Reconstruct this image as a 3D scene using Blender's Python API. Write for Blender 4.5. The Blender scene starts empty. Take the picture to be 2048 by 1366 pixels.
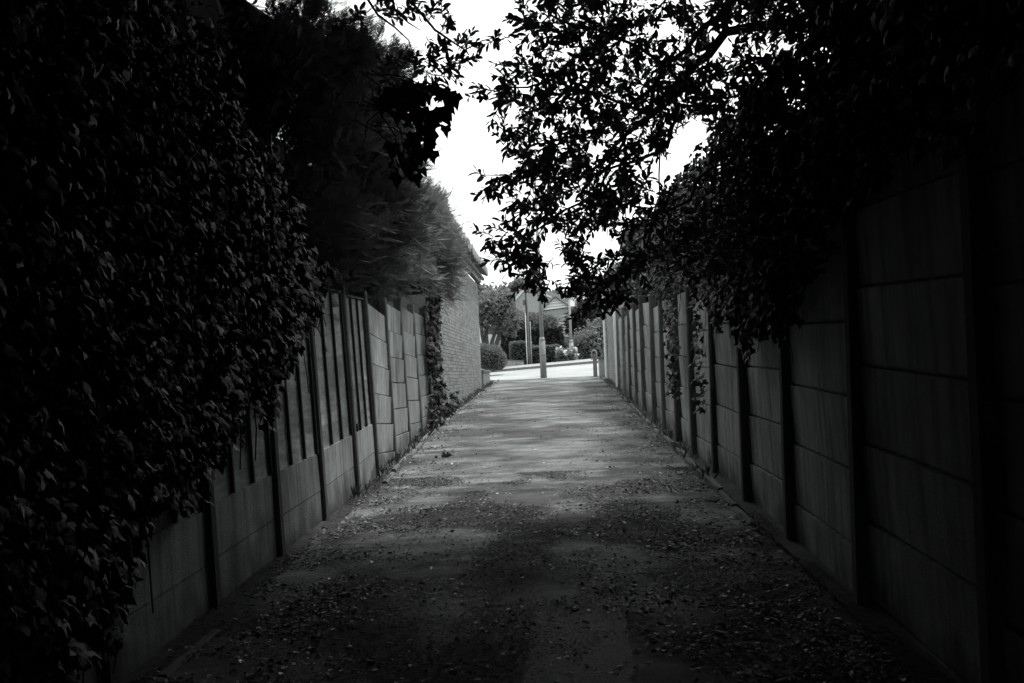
import bpy, math, random
import numpy as np
from mathutils import Vector, Matrix, noise

R = random.Random(7)
N = np.random.default_rng(11)
sc = bpy.context.scene
COL = sc.collection
rad = math.radians

# ------------------------------------------------------------------ camera
FPX = 2280.0                      # focal length in pixels of a 2048 wide frame
EYE = 1.6
YAW, PITCH, ROLL = rad(2.3), rad(1.78), rad(2.5)
_F = Vector((-math.sin(YAW) * math.cos(PITCH), math.cos(YAW) * math.cos(PITCH), math.sin(PITCH)))
_R0 = Vector((math.cos(YAW), math.sin(YAW), 0))
_U0 = _R0.cross(_F)
CR = _R0 * math.cos(ROLL) - _U0 * math.sin(ROLL)
CU = _R0 * math.sin(ROLL) + _U0 * math.cos(ROLL)
cam_d = bpy.data.cameras.new('camera')
cam = bpy.data.objects.new('camera', cam_d)
COL.objects.link(cam)
cam_d.sensor_width = 36
cam_d.lens = 36 * FPX / 2048
cam_d.clip_end = 2000
m = Matrix((CR, CU, -_F)).transposed().to_4x4()
m.translation = Vector((0, 0, EYE))
cam.matrix_world = m
sc.camera = cam

# ------------------------------------------------------------------ world, sun, exposure
SUN_EL, SUN_ROT = rad(63), rad(35)      # sun high beyond the end of the lane
w = bpy.data.worlds.new('World')
sc.world = w
w.use_nodes = True
nt = w.node_tree
for n in list(nt.nodes):
    nt.nodes.remove(n)
sky = nt.nodes.new('ShaderNodeTexSky')
sky.sky_type = 'NISHITA'
sky.sun_disc = False
sky.sun_elevation = SUN_EL
sky.sun_rotation = SUN_ROT
sky.dust_density = 4
sky.air_density = 1.0
bw = nt.nodes.new('ShaderNodeRGBToBW')
ov = nt.nodes.new('ShaderNodeMix'); ov.data_type = 'RGBA'; ov.inputs[0].default_value = 0.86
ov.inputs[7].default_value = (13.2, 13.6, 13.45, 1)       # the even white of a closed cloud cover
bg = nt.nodes.new('ShaderNodeBackground')
bg.inputs[1].default_value = 0.06
out = nt.nodes.new('ShaderNodeOutputWorld')
nt.links.new(sky.outputs[0], bw.inputs[0])
nt.links.new(bw.outputs[0], ov.inputs[6])
nt.links.new(ov.outputs[2], bg.inputs[0])
nt.links.new(bg.outputs[0], out.inputs[0])

sd = bpy.data.lights.new('sun', 'SUN')
sd.energy = 1.5
sd.angle = rad(11)
sd.color = (1, 0.99, 0.97)
sun = bpy.data.objects.new('sun', sd)
COL.objects.link(sun)
sundir = Vector((math.sin(SUN_ROT) * math.cos(SUN_EL), math.cos(SUN_ROT) * math.cos(SUN_EL), math.sin(SUN_EL)))
sun.rotation_euler = sundir.to_track_quat('Z', 'Y').to_euler()

vs = sc.view_settings
vs.view_transform = 'Standard'
vs.look = 'None'
vs.exposure = 1.25
vs.gamma = 1
sc.cycles.max_bounces = 5
sc.cycles.diffuse_bounces = 3
sc.cycles.glossy_bounces = 3
sc.cycles.use_denoising = True
sc.cycles.sample_clamp_indirect = 1.0

# ------------------------------------------------------------------ helpers
SL = 0.035
LANE_END = 42.5


def G(x, y):
    """height of the ground"""
    if y <= LANE_END:
        return SL * y
    t = min(1.0, (y - LANE_END) / 5.0)
    yy = min(y, 75.0)
    return SL * LANE_END + 0.07 * (yy - LANE_END) + 0.045 * max(-12, min(12, x)) * t


def ray(px, py):
    return _F * FPX + CR * (px - 1024) + CU * (683 - py)


def P(px, py, Y):
    d = ray(px, py)
    return Vector((0, 0, EYE)) + d * (Y / d.y)


def PX(px, py, X):
    d = ray(px, py)
    return Vector((0, 0, EYE)) + d * (X / d.x)


def base(px, Y):
    """ground point at depth Y whose picture column (measured near the horizon) is px"""
    p = P(px, 745, Y)
    return Vector((p.x, Y, G(p.x, Y)))


WLOC = {}


def link(o, parent=None):
    COL.objects.link(o)
    if parent is not None:
        o.parent = parent
    return o


def tag(o, label=None, cat=None, group=None, kind=None):
    if label: o['label'] = label
    if cat: o['category'] = cat
    if group: o['group'] = group
    if kind: o['kind'] = kind
    return o


def root(name, loc, label, cat, group=None):
    o = bpy.data.objects.new(name, None)
    o.empty_display_size = 0.2
    o.location = loc
    link(o)
    WLOC[o.name] = Vector(loc)
    return tag(o, label, cat, group)


def mesh_np(name, V, F, mat, smooth=False):
    V = np.asarray(V, dtype=np.float32)
    me = bpy.data.meshes.new(name)
    if isinstance(F, np.ndarray):
        nf, k = F.shape
        me.vertices.add(len(V)); me.vertices.foreach_set('co', V.ravel())
        me.loops.add(nf * k); me.loops.foreach_set('vertex_index', F.ravel().astype(np.int32))
        me.polygons.add(nf)
        me.polygons.foreach_set('loop_start', np.arange(0, nf * k, k, dtype=np.int32))
        me.update(calc_edges=True)
    else:
        me.from_pydata([tuple(v) for v in V], [], F)
        me.update()
    if mat is not None:
        me.materials.append(mat)
    if smooth:
        me.polygons.foreach_set('use_smooth', [True] * len(me.polygons))
    return me


def mk(name, V, F, mat, parent=None, smooth=False):
    """V in world coordinates"""
    V = np.asarray(V, dtype=np.float64)
    off = np.zeros(3)
    loc = None
    if parent is not None:
        off = np.array(WLOC[parent.name])
    else:
        lo, hi = V.min(0), V.max(0)
        off = np.array(((lo[0] + hi[0]) / 2, (lo[1] + hi[1]) / 2, lo[2]))
        loc = off
    me = mesh_np(name, V - off, F, mat, smooth)
    o = bpy.data.objects.new(name, me)
    link(o, parent)
    if loc is not None:
        o.location = loc
    WLOC[o.name] = Vector(off)
    return o


class MB:
    def __init__(s):
        s.v = []; s.f = []

    def add(s, V, F):
        b = len(s.v)
        s.v += [tuple(v) for v in V]
        s.f += [tuple(i + b for i in f) for f in F]

    def box(s, c, half, ax=None):
        """c centre, half sizes, ax = three axis vectors"""
        ax = ax or (Vector((1, 0, 0)), Vector((0, 1, 0)), Vector((0, 0, 1)))
        V = []
        for i in (-1, 1):
            for j in (-1, 1):
                for k in (-1, 1):
                    V.append(Vector(c) + ax[0] * (i * half[0]) + ax[1] * (j * half[1]) + ax[2] * (k * half[2]))
        s.add(V, [(0, 1, 3, 2), (4, 6, 7, 5), (0, 4, 5, 1), (2, 3, 7, 6), (0, 2, 6, 4), (1, 5, 7, 3)])
        return s

    def hexa(s, b4, t4):
        s.add(list(b4) + list(t4), [(3, 2, 1, 0), (4, 5, 6, 7), (0, 1, 5, 4), (1, 2, 6, 5), (2, 3, 7, 6), (3, 0, 4, 7)])
        return s

    def tube(s, pts, rs, n=8, caps=True):
        pts = [Vector(p) for p in pts]
        rings = []
        V = []; F = []
        for i, p in enumerate(pts):
            d = (pts[min(i + 1, len(pts) - 1)] - pts[max(i - 1, 0)]).normalized()
            a = d.cross(Vector((0, 0, 1)))
            if a.length < 0.05: a = d.cross(Vector((1, 0, 0)))
            a.normalize(); b = d.cross(a)
            r = rs[i] if hasattr(rs, '__len__') else rs
            for k in range(n):
                t = 2 * math.pi * k / n
                V.append(p + (a * math.cos(t) + b * math.sin(t)) * r)
        for i in range(len(pts) - 1):
            for k in range(n):
                F.append((i * n + k, i * n + (k + 1) % n, (i + 1) * n + (k + 1) % n, (i + 1) * n + k))
        if caps:
            F.append(tuple(range(n - 1, -1, -1)))
            F.append(tuple((len(pts) - 1) * n + k for k in range(n)))
        s.add(V, F)
        return s

    def prism(s, poly, y0, y1):
        """poly in (x, z), extruded in y"""
        n = len(poly)
        V = [(x, y0, z) for x, z in poly] + [(x, y1, z) for x, z in poly]
        F = [tuple(range(n)), tuple(range(2 * n - 1, n - 1, -1))]
        for i in range(n):
            j = (i + 1) % n
            F.append((j, i, n + i, n + j))
        s.add(V, F)
        return s

    def build(s, name, mat, parent=None, smooth=False):
        return mk(name, s.v, s.f, mat, parent, smooth)


# ------------------------------------------------------------------ materials (a black and white photograph: all greys)
TINT = (0.955, 1.0, 0.985)


def grey(g):
    return (g * TINT[0], g * TINT[1], g * TINT[2], 1)


def mat(name, g, rough=0.85, var=0.0, scale=3.0, detail=5, bump=0.0, bscale=40, spec=0.3, stretch=(1, 1, 1), stain=0.0,
        sscale=1.2, objvar=0.0, streak=0.0, splash=0.0, trans=0.0):
    """grey procedural material: base grey g, noise variation var, optional larger stains, fine bump"""
    mt = bpy.data.materials.new(name)
    mt.use_nodes = True
    t = mt.node_tree
    b = t.nodes['Principled BSDF']
    b.inputs['Roughness'].default_value = rough
    b.inputs['Specular IOR Level'].default_value = spec
    b.inputs['Base Color'].default_value = grey(g)
    geo = t.nodes.new('ShaderNodeNewGeometry')
    mp = t.nodes.new('ShaderNodeMapping')
    mp.inputs['Scale'].default_value = stretch
    t.links.new(geo.outputs['Position'], mp.inputs[0])
    val = None
    if var > 0:
        nz = t.nodes.new('ShaderNodeTexNoise')
        nz.inputs['Scale'].default_value = scale
        nz.inputs['Detail'].default_value = detail
        nz.inputs['Roughness'].default_value = 0.65
        t.links.new(mp.outputs[0], nz.inputs['Vector'])
        mr = t.nodes.new('ShaderNodeMapRange')
        mr.inputs[1].default_value = 0.3; mr.inputs[2].default_value = 0.7
        mr.inputs[3].default_value = 1 - var; mr.inputs[4].default_value = 1 + var
        t.links.new(nz.outputs[0], mr.inputs[0])
        val = mr.outputs[0]
    if stain > 0:
        nz = t.nodes.new('ShaderNodeTexNoise')
        nz.inputs['Scale'].default_value = sscale
        nz.inputs['Detail'].default_value = 3
        t.links.new(mp.outputs[0], nz.inputs['Vector'])
        mr = t.nodes.new('ShaderNodeMapRange')
        mr.inputs[1].default_value = 0.42; mr.inputs[2].default_value = 0.62
        mr.inputs[3].default_value = 1 - stain; mr.inputs[4].default_value = 1
        t.links.new(nz.outputs[0], mr.inputs[0])
        if val is None:
            val = mr.outputs[0]
        else:
            mu = t.nodes.new('ShaderNodeMath'); mu.operation = 'MULTIPLY'
            t.links.new(val, mu.inputs[0]); t.links.new(mr.outputs[0], mu.inputs[1])
            val = mu.outputs[0]
    def times(a, b_):
        if a is None: return b_
        mu = t.nodes.new('ShaderNodeMath'); mu.operation = 'MULTIPLY'
        t.links.new(a, mu.inputs[0]); t.links.new(b_, mu.inputs[1])
        return mu.outputs[0]

    def ranged(v, a, b_, c, d):
        mr = t.nodes.new('ShaderNodeMapRange')
        for i_, x_ in enumerate((a, b_, c, d)): mr.inputs[i_ + 1].default_value = x_
        t.links.new(v, mr.inputs[0]); return mr.outputs[0]
    if streak > 0:      # rain streaks running down the face
        mp2 = t.nodes.new('ShaderNodeMapping'); mp2.inputs['Scale'].default_value = (9, 9, .7)
        t.links.new(geo.outputs['Position'], mp2.inputs[0])
        nz = t.nodes.new('ShaderNodeTexNoise'); nz.inputs['Scale'].default_value = 1.3; nz.inputs['Detail'].default_value = 5
        t.links.new(mp2.outputs[0], nz.inputs['Vector'])
        val = times(val, ranged(nz.outputs[0], .4, .68, 1, 1 - streak))
    if splash > 0:      # soil splashed and moss grown up from the ground, ragged upper edge
        sx = t.nodes.new('ShaderNodeSeparateXYZ'); t.links.new(geo.outputs['Position'], sx.inputs[0])
        ma = t.nodes.new('ShaderNodeMath'); ma.operation = 'MULTIPLY_ADD'; ma.inputs[1].default_value = -0.035
        t.links.new(sx.outputs[1], ma.inputs[0]); t.links.new(sx.outputs[2], ma.inputs[2])
        nz = t.nodes.new('ShaderNodeTexNoise'); nz.inputs['Scale'].default_value = 2.2; nz.inputs['Detail'].default_value = 7
        t.links.new(geo.outputs['Position'], nz.inputs['Vector'])
        mb_ = t.nodes.new('ShaderNodeMath'); mb_.operation = 'MULTIPLY_ADD'; mb_.inputs[1].default_value = -1.1
        t.links.new(nz.outputs[0], mb_.inputs[0]); t.links.new(ma.outputs[0], mb_.inputs[2])
        val = times(val, ranged(mb_.outputs[0], -.55, -.25, 1 - splash, 1))
    if objvar > 0:
        oi = t.nodes.new('ShaderNodeObjectInfo')
        mr = t.nodes.new('ShaderNodeMapRange')
        mr.inputs[3].default_value = 1 - objvar; mr.inputs[4].default_value = 1 + objvar
        t.links.new(oi.outputs['Random'], mr.inputs[0])
        if val is None:
            val = mr.outputs[0]
        else:
            mu = t.nodes.new('ShaderNodeMath'); mu.operation = 'MULTIPLY'
            t.links.new(val, mu.inputs[0]); t.links.new(mr.outputs[0], mu.inputs[1])
            val = mu.outputs[0]
    if val is not None:
        mx = t.nodes.new('ShaderNodeVectorMath'); mx.operation = 'SCALE'
        mx.inputs[0].default_value = grey(g)[:3]
        t.links.new(val, mx.inputs['Scale'])
        t.links.new(mx.outputs[0], b.inputs['Base Color'])
    if trans > 0:
        tr_ = t.nodes.new('ShaderNodeBsdfTranslucent'); tr_.inputs[0].default_value = grey(g * 1.2)
        ms = t.nodes.new('ShaderNodeMixShader'); ms.inputs[0].default_value = trans
        t.links.new(b.outputs[0], ms.inputs[1]); t.links.new(tr_.outputs[0], ms.inputs[2])
        t.links.new(ms.outputs[0], t.nodes['Material Output'].inputs[0])
    if bump > 0:
        nb = t.nodes.new('ShaderNodeTexNoise')
        nb.inputs['Scale'].default_value = bscale
        nb.inputs['Detail'].default_value = 6
        t.links.new(mp.outputs[0], nb.inputs['Vector'])
        bp = t.nodes.new('ShaderNodeBump')
        bp.inputs['Strength'].default_value = bump
        bp.inputs['Distance'].default_value = 0.02
        t.links.new(nb.outputs[0], bp.inputs['Height'])
        t.links.new(bp.outputs[0], b.inputs['Normal'])
    return mt


M = dict(
    concrete=mat('weathered_concrete', 0.45, 0.9, 0.16, 7, 8, 0.45, 70, 0.2, stain=0.25, sscale=1.6, objvar=0.14, streak=.45, splash=.65),
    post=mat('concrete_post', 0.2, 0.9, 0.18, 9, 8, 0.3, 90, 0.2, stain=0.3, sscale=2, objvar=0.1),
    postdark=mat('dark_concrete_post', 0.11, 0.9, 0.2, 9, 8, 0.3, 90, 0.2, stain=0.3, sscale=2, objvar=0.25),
    timber=mat('weathered_timber', 0.46, 0.85, 0.3, 6, 8, 0.4, 60, 0.2, stretch=(1, 1, 5), stain=0.25, objvar=0.15, streak=.2),
    batten=mat('dark_timber', 0.05, 0.85, 0.25, 12, 6, 0.3, 60, 0.2),
    brick=mat('pale_brick', 0.25, 0.9, 0.22, 25, 6, 0.3, 60, 0.2, stain=0.15, objvar=0.12),
    mortar=mat('mortar', 0.36, 0.95, 0.12, 20, 5, 0.3, 80, 0.2),
    brickfar=mat('house_brick', 0.3, 0.9, 0.12, 12, 5),
    tile=mat('roof_tile', 0.26, 0.85, 0.25, 8, 5, objvar=0.1),
    white=mat('white_paint', 0.8, 0.6, 0.06, 4, 4, stain=0.1),
    flake=mat('flaking_white_paint', 0.72, 0.7, 0.12, 9, 6, stain=0.55, sscale=3.5),
    kerb=mat('kerb_concrete', 0.17, 0.9, 0.2, 9, 6, 0.3, 60, 0.2, objvar=0.15),
    soil=mat('soil', 0.06, 0.95, 0.45, 5, 8, 0.5, 30, 0.2),
    steel=mat('galvanised_steel', 0.3, 0.6, 0.12, 5, 5, 0, 40, 0.4, stain=0.2),
    steeldark=mat('painted_column_base', 0.2, 0.7, 0.2, 6, 5, stain=0.2),
    wood=mat('pole_wood', 0.16, 0.85, 0.25, 6, 5, stretch=(3, 3, 0.4)),
    darkmetal=mat('dark_metal', 0.05, 0.5, 0.1),
    glass=mat('dark_glass', 0.03, 0.1, 0, spec=0.6),
    bark=mat('bark', 0.06, 0.9, 0.35, 14, 6, 0.5, 30, 0.2),
    twig=mat('twig', 0.09, 0.85, 0.3, 14, 4),
    leaf=mat('laurel_leaf', 0.08, 0.4, 0.35, 9, 3, spec=0.5, objvar=0.2, trans=.2),
    ivy=mat('ivy_leaf', 0.045, 0.6, 0.5, 2.5, 5, spec=0.35, objvar=0.15),
    vine=mat('broad_leaf', 0.09, 0.5, 0.25, 8, 3, spec=0.4, objvar=0.1),
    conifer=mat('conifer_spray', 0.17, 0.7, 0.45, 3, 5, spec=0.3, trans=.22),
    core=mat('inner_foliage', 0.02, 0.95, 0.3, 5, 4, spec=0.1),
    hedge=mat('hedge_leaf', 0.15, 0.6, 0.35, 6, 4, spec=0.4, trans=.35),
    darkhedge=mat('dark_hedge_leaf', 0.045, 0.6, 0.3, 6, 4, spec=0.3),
    tree=mat('tree_leaf', 0.17, 0.6, 0.35, 3, 4, spec=0.4, trans=.4),
    paleleaf=mat('pale_leaf', 0.26, 0.5, 0.3, 6, 3, spec=0.4),
    flower=mat('pale_blossom', 0.6, 0.7, 0.2, 9, 3),
    grass=mat('grass', 0.13, 0.8, 0.3, 12, 4, spec=0.3),
    verge=mat('verge', 0.12, 0.95, 0.35, 2, 8, 0.4, 20),
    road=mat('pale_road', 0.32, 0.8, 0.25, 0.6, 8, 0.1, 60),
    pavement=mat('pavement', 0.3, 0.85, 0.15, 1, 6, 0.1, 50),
    litter=mat('dry_leaf', 0.15, 0.6, 0.8, 40, 3, spec=0.5, objvar=0.3),
    palelitter=mat('pale_dry_leaf', 0.42, 0.5, 0.3, 40, 3, spec=0.5, objvar=0.3),
)


def asphalt():
    mt = bpy.data.materials.new('worn_asphalt')
    mt.use_nodes = True
    t = mt.node_tree
    b = t.nodes['Principled BSDF']
    geo = t.nodes.new('ShaderNodeNewGeometry')

    def nz(scale, det, st=(1, 1, 1)):
        mp = t.nodes.new('ShaderNodeMapping'); mp.inputs['Scale'].default_value = st
        t.links.new(geo.outputs['Position'], mp.inputs[0])
        n = t.nodes.new('ShaderNodeTexNoise')
        n.inputs['Scale'].default_value = scale; n.inputs['Detail'].default_value = det
        n.inputs['Roughness'].default_value = 0.6
        t.links.new(mp.outputs[0], n.inputs['Vector'])
        return n.outputs[0]

    def rng(v, a, bb, c, d):
        mr = t.nodes.new('ShaderNodeMapRange')
        for i, x in enumerate((a, bb, c, d)): mr.inputs[i + 1].default_value = x
        t.links.new(v, mr.inputs[0]); return mr.outputs[0]

    def mul(a, bb):
        mu = t.nodes.new('ShaderNodeMath'); mu.operation = 'MULTIPLY'
        t.links.new(a, mu.inputs[0]); t.links.new(bb, mu.inputs[1]); return mu.outputs[0]
    worn_dapple = mul(rng(nz(0.75, 7, (1.0, 1.0, 1)), 0.44, 0.6, 0.55, 2.0), rng(nz(2.1, 7, (.6, 1.6, 1)), 0.4, 0.62, 0.65, 1.35))          # worn patches, contrast raised to paint in bright dapples of light
    mid = rng(nz(5, 8), 0.3, 0.7, 0.75, 1.25)
    fine = rng(nz(70, 5), 0.3, 0.7, 0.45, 1.55)
    val = mul(mul(worn_dapple, mid), fine)
    mx = t.nodes.new('ShaderNodeVectorMath'); mx.operation = 'SCALE'
    mx.inputs[0].default_value = grey(0.095)[:3]
    t.links.new(val, mx.inputs['Scale'])
    t.links.new(mx.outputs[0], b.inputs['Base Color'])
    t.links.new(rng(nz(1.3, 5), 0.35, 0.65, 0.72, 0.95), b.inputs['Roughness'])
    b.inputs['Specular IOR Level'].default_value = 0.25
    bp = t.nodes.new('ShaderNodeBump'); bp.inputs['Strength'].default_value = 0.5; bp.inputs['Distance'].default_value = 0.01
    t.links.new(nz(90, 5), bp.inputs['Height'])
    bp2 = t.nodes.new('ShaderNodeBump'); bp2.inputs['Strength'].default_value = 0.5; bp2.inputs['Distance'].default_value = 0.05
    t.links.new(nz(2.5, 3), bp2.inputs['Height'])
    t.links.new(bp.outputs[0], bp2.inputs['Normal'])
    t.links.new(bp2.outputs[0], b.inputs['Normal'])
    return mt


M['asphalt'] = asphalt()
M['patch'] = mat('asphalt_patch', 0.085, 0.75, 0.25, 60, 5, 0.5, 90, 0.35, stain=0.3, sscale=2)

# ------------------------------------------------------------------ leaves
T_LEAF = (np.array([(0, 0, 0), (.2, .13, .04), (.5, .22, .06), (.8, .17, .02), (1, 0, -.08), (.8, -.17, .02), (.5, -.22, .06), (.2, -.13, .04), (.5, 0, 0)]),
          [(0, 8, 2, 1), (8, 4, 3, 2), (0, 7, 6, 8), (8, 6, 5, 4)])
T_IVY = (np.array([(0, 0, 0), (-.12, .35, -.03), (.3, .5, -.05), (.45, .25, .02), (1, 0, -.12), (.45, -.25, .02), (.3, -.5, -.05), (-.12, -.35, -.03)]),
         [(0, 3, 2, 1), (0, 4, 3, 3), (0, 5, 4, 4), (0, 7, 6, 5)])
T_IVY = (T_IVY[0], [(0, 3, 2, 1), (0, 5, 4, 3), (0, 7, 6, 5)])
_v = [(0, .012, 0), (0, -.012, 0), (1, 0, -.1)]
_f = [(0, 1, 2, 2)]
_v = [(0, .014, 0), (0, -.014, 0), (1, -.004, -.1), (1, .004, -.1)]
_f = [(0, 1, 2, 3)]
for i in range(7):
    for sgn in (-1, 1):
        u = 0.06 + i * 0.135
        L = 0.5 * (1 - u * .7)
        b = len(_v)
        _v += [(u - .025, 0, -.1 * u), (u + .025, 0, -.1 * u), (u + L * .8 + .02, sgn * L * .55, -.1 * u - .05), (u + L * .8 - .015, sgn * L * .6, -.1 * u - .06)]
        _f += [(b, b + 1, b + 2, b + 3)]
T_FROND = (np.array(_v), _f)
T_LITTER = (np.array([(0, 0, 0), (.3, .26, .1), (.7, .22, .12), (1, 0, .02), (.7, -.22, .02), (.3, -.26, .08)]), [(0, 3, 2, 1), (0, 5, 4, 3)])
T_QUAD = (np.array([(-.5, -.32, 0), (.5, -.36, .05), (.55, .3, -.02), (-.4, .36, .06)]), [(0, 1, 2, 3)])


def frames(d, up=None, jitter=0.6):
    """unit axes from directions d (n,3) with random roll"""
    d = d / np.maximum(np.linalg.norm(d, axis=1, keepdims=True), 1e-6)
    r = N.normal(size=d.shape) * jitter + (np.array(up) if up is not None else 0)
    b = np.cross(r, d)
    b /= np.maximum(np.linalg.norm(b, axis=1, keepdims=True), 1e-6)
    n = np.cross(d, b)
    return d, b, n


def leaf_geo(c, d, size, tmpl, up=(0, 0, 1), jitter=0.6):
    V0, F0 = tmpl
    n = len(c)
    d, b, nn = frames(np.asarray(d, float), up, jitter)
    size = np.broadcast_to(size, (n,))[:, None, None]
    V = c[:, None, :] + size * (V0[None, :, 0:1] * d[:, None, :] + V0[None, :, 1:2] * b[:, None, :] + V0[None, :, 2:3] * nn[:, None, :])
    F = np.array(F0)[None] + (np.arange(n) * len(V0))[:, None, None]
    return V.reshape(-1, 3), F.reshape(-1, F.shape[-1])


def leaves(name, c, d, size, tmpl, mt, parent=None, up=(0, 0, 1), jitter=0.6, kind='stuff'):
    V, F = leaf_geo(np.asarray(c), d, size, tmpl, up, jitter)
    o = mk(name, V, F, mt, parent)
    if kind: o['kind'] = kind
    return o


def rnd_dir(n, bias=(0, 0, 0), s=1.0):
    d = N.normal(size=(n, 3)) * s + np.array(bias)
    return d / np.linalg.norm(d, axis=1, keepdims=True)


def single_leaves(parent, c, d, size, tmpl, mt, name='leaf', up=(0, 0, 1), jitter=0.6):
    """separate leaf objects that share one mesh"""
    me = mesh_np(name, tmpl[0], [tuple(f) for f in tmpl[1]], mt)
    d, b, nn = frames(np.asarray(d, float), up, jitter)
    off = WLOC[parent.name]
    for i in range(len(c)):
        o = bpy.data.objects.new(name, me)
        link(o, parent)
        s = float(size[i] if hasattr(size, '__len__') else size)
        mw = Matrix(((d[i][0], b[i][0], nn[i][0], 0), (d[i][1], b[i][1], nn[i][1], 0), (d[i][2], b[i][2], nn[i][2], 0), (0, 0, 0, 1)))
        mw = mw @ Matrix.Scale(s, 4)
        mw.translation = Vector(c[i]) - off
        o.matrix_local = mw


def in_poly(x, y, poly):
    c = False
    n = len(poly)
    j = n - 1
    for i in range(n):
        xi, yi = poly[i]; xj, yj = poly[j]
        if (yi > y) != (yj > y) and x < (xj - xi) * (y - yi) / (yj - yi) + xi:
            c = not c
        j = i
    return c


def fbm(v, s=1.0, seed=0.0):
    return noise.fractal(Vector((v[0] * s + seed, v[1] * s - seed, v[2] * s)), 1.0, 2.0, 3)


# ================================================================== SETTING
def sheet(name, x0, x1, y0, y1, nx, ny, dz, mt, rough=0.0, kind='structure'):
    V = []; F = []
    for j in range(ny + 1):
        y = y0 + (y1 - y0) * j / ny
        for i in range(nx + 1):
            x = x0 + (x1 - x0) * i / nx
            z = G(x, y) + dz
            if rough: z += rough * noise.noise(Vector((x * .8, y * .8, 0)))
            V.append((x, y, z))
    for j in range(ny):
        for i in range(nx):
            a = j * (nx + 1) + i
            F.append((a, a + 1, a + nx + 2, a + nx + 1))
    o = mk(name, V, F, mt)
    o['kind'] = kind
    return o


def ysteps(name, x0, x1, ys, nx, dz, mt):
    V = []; F = []
    for y in ys:
        for i in range(nx + 1):
            x = x0 + (x1 - x0) * i / nx
            V.append((x, y, G(x, y) + dz))
    for j in range(len(ys) - 1):
        for i in range(nx):
            a = j * (nx + 1) + i
            F.append((a, a + 1, a + nx + 2, a + nx + 1))
    o = mk(name, V, F, mt); o['kind'] = 'structure'
    return o


# ground: one sheet to the horizon
_gx = [-600, -200, -60, -20, -12, -6, -3, 0, 3, 6, 12, 20, 60, 200, 600]
_gy = [-60, -20, 0, 10, 20, 30, 42.5, 44, 46, 47.5, 50, 55, 60, 70, 75, 120, 300, 900]
V = [(x, y, G(x, y) - 0.03) for y in _gy for x in _gx]
F = [(j * 15 + i, j * 15 + i + 1, (j + 1) * 15 + i + 1, (j + 1) * 15 + i) for j in range(len(_gy) - 1) for i in range(14)]
o = mk('ground', V, F, M['verge']); o['kind'] = 'structure'

WR = 1.667                      # right fence line


def WL(y):                      # left fence line
    return 2.2 + 0.25 * max(0, min(1, (y - 12) / 9.0))


# lane
V = []; F = []
ys = [-14, -6, 0] + [2 + i * 1.5 for i in range(28)]
ys = [y for y in ys if y < LANE_END] + [LANE_END]
for y in ys:
    xl, xr = -WL(y) + 0.17, WR - 0.15
    for i in range(9):
        x = xl + (xr - xl) * i / 8
        V.append((x, y, G(x, y) + 0.012 * (1 - (2 * i / 8 - 1) ** 2) + 0.004))
for j in range(len(ys) - 1):
    for i in range(8):
        a = j * 9 + i
        F.append((a, a + 1, a + 10, a + 9))
o = mk('lane', V, F, M['asphalt'], smooth=True); o['kind'] = 'structure'

# filled trench patches on the lane
def patch(x0, x1, y0, y1, mt, dz):
    V = []; F = []
    n = 6; mm = max(2, int((y1 - y0) / 0.4))
    for j in range(mm + 1):
        for i in range(n + 1):
            x = x0 + (x1 - x0) * i / n; y = y0 + (y1 - y0) * j / mm
            if i in (0, n): x += R.uniform(-.012, .012)
            if j in (0, mm): y += R.uniform(-.02, .02)
            xl, xr = -WL(y) + 0.17, WR - 0.15
            u = (x - xl) / (xr - xl)
            V.append((x, y, G(x, y) + 0.012 * (1 - (2 * u - 1) ** 2) + 0.004 + dz))
    for j in range(mm):
        for i in range(n):
            a = j * (n + 1) + i
            F.append((a, a + 1, a + n + 2, a + n + 1))
    o = mk('asphalt_patch', V, F, mt); o['kind'] = 'structure'
    return o


patch(-0.22, 0.3, 1.5, 6.6, M['patch'], 0.005)
patch(0.02, 1.45, 10.6, 13.1, M['asphalt'], 0.005)
patch(-1.9, 1.45, 30.0, 31.5, M['patch'], 0.005)

# side strips of soil between edging and fences
for s in (-1, 1):
    V = []; F = []
    for k, y in enumerate(ys):
        a, b = (-WL(y) - 0.3, -WL(y) + 0.17) if s < 0 else (WR - 0.15, WR + 0.3)
        V += [(a, y, G(0, y) + 0.03 + R.uniform(0, .03)), ((a + b) / 2, y, G(0, y) + 0.035 + R.uniform(0, .02)), (b, y, G(0, y) + 0.006)]
    for k in range(len(ys) - 1):
        F += [(3 * k, 3 * k + 1, 3 * k + 4, 3 * k + 3), (3 * k + 1, 3 * k + 2, 3 * k + 5, 3 * k + 4)]
    o = mk('soil_strip', V, F, M['soil']); o['kind'] = 'structure'

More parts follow.
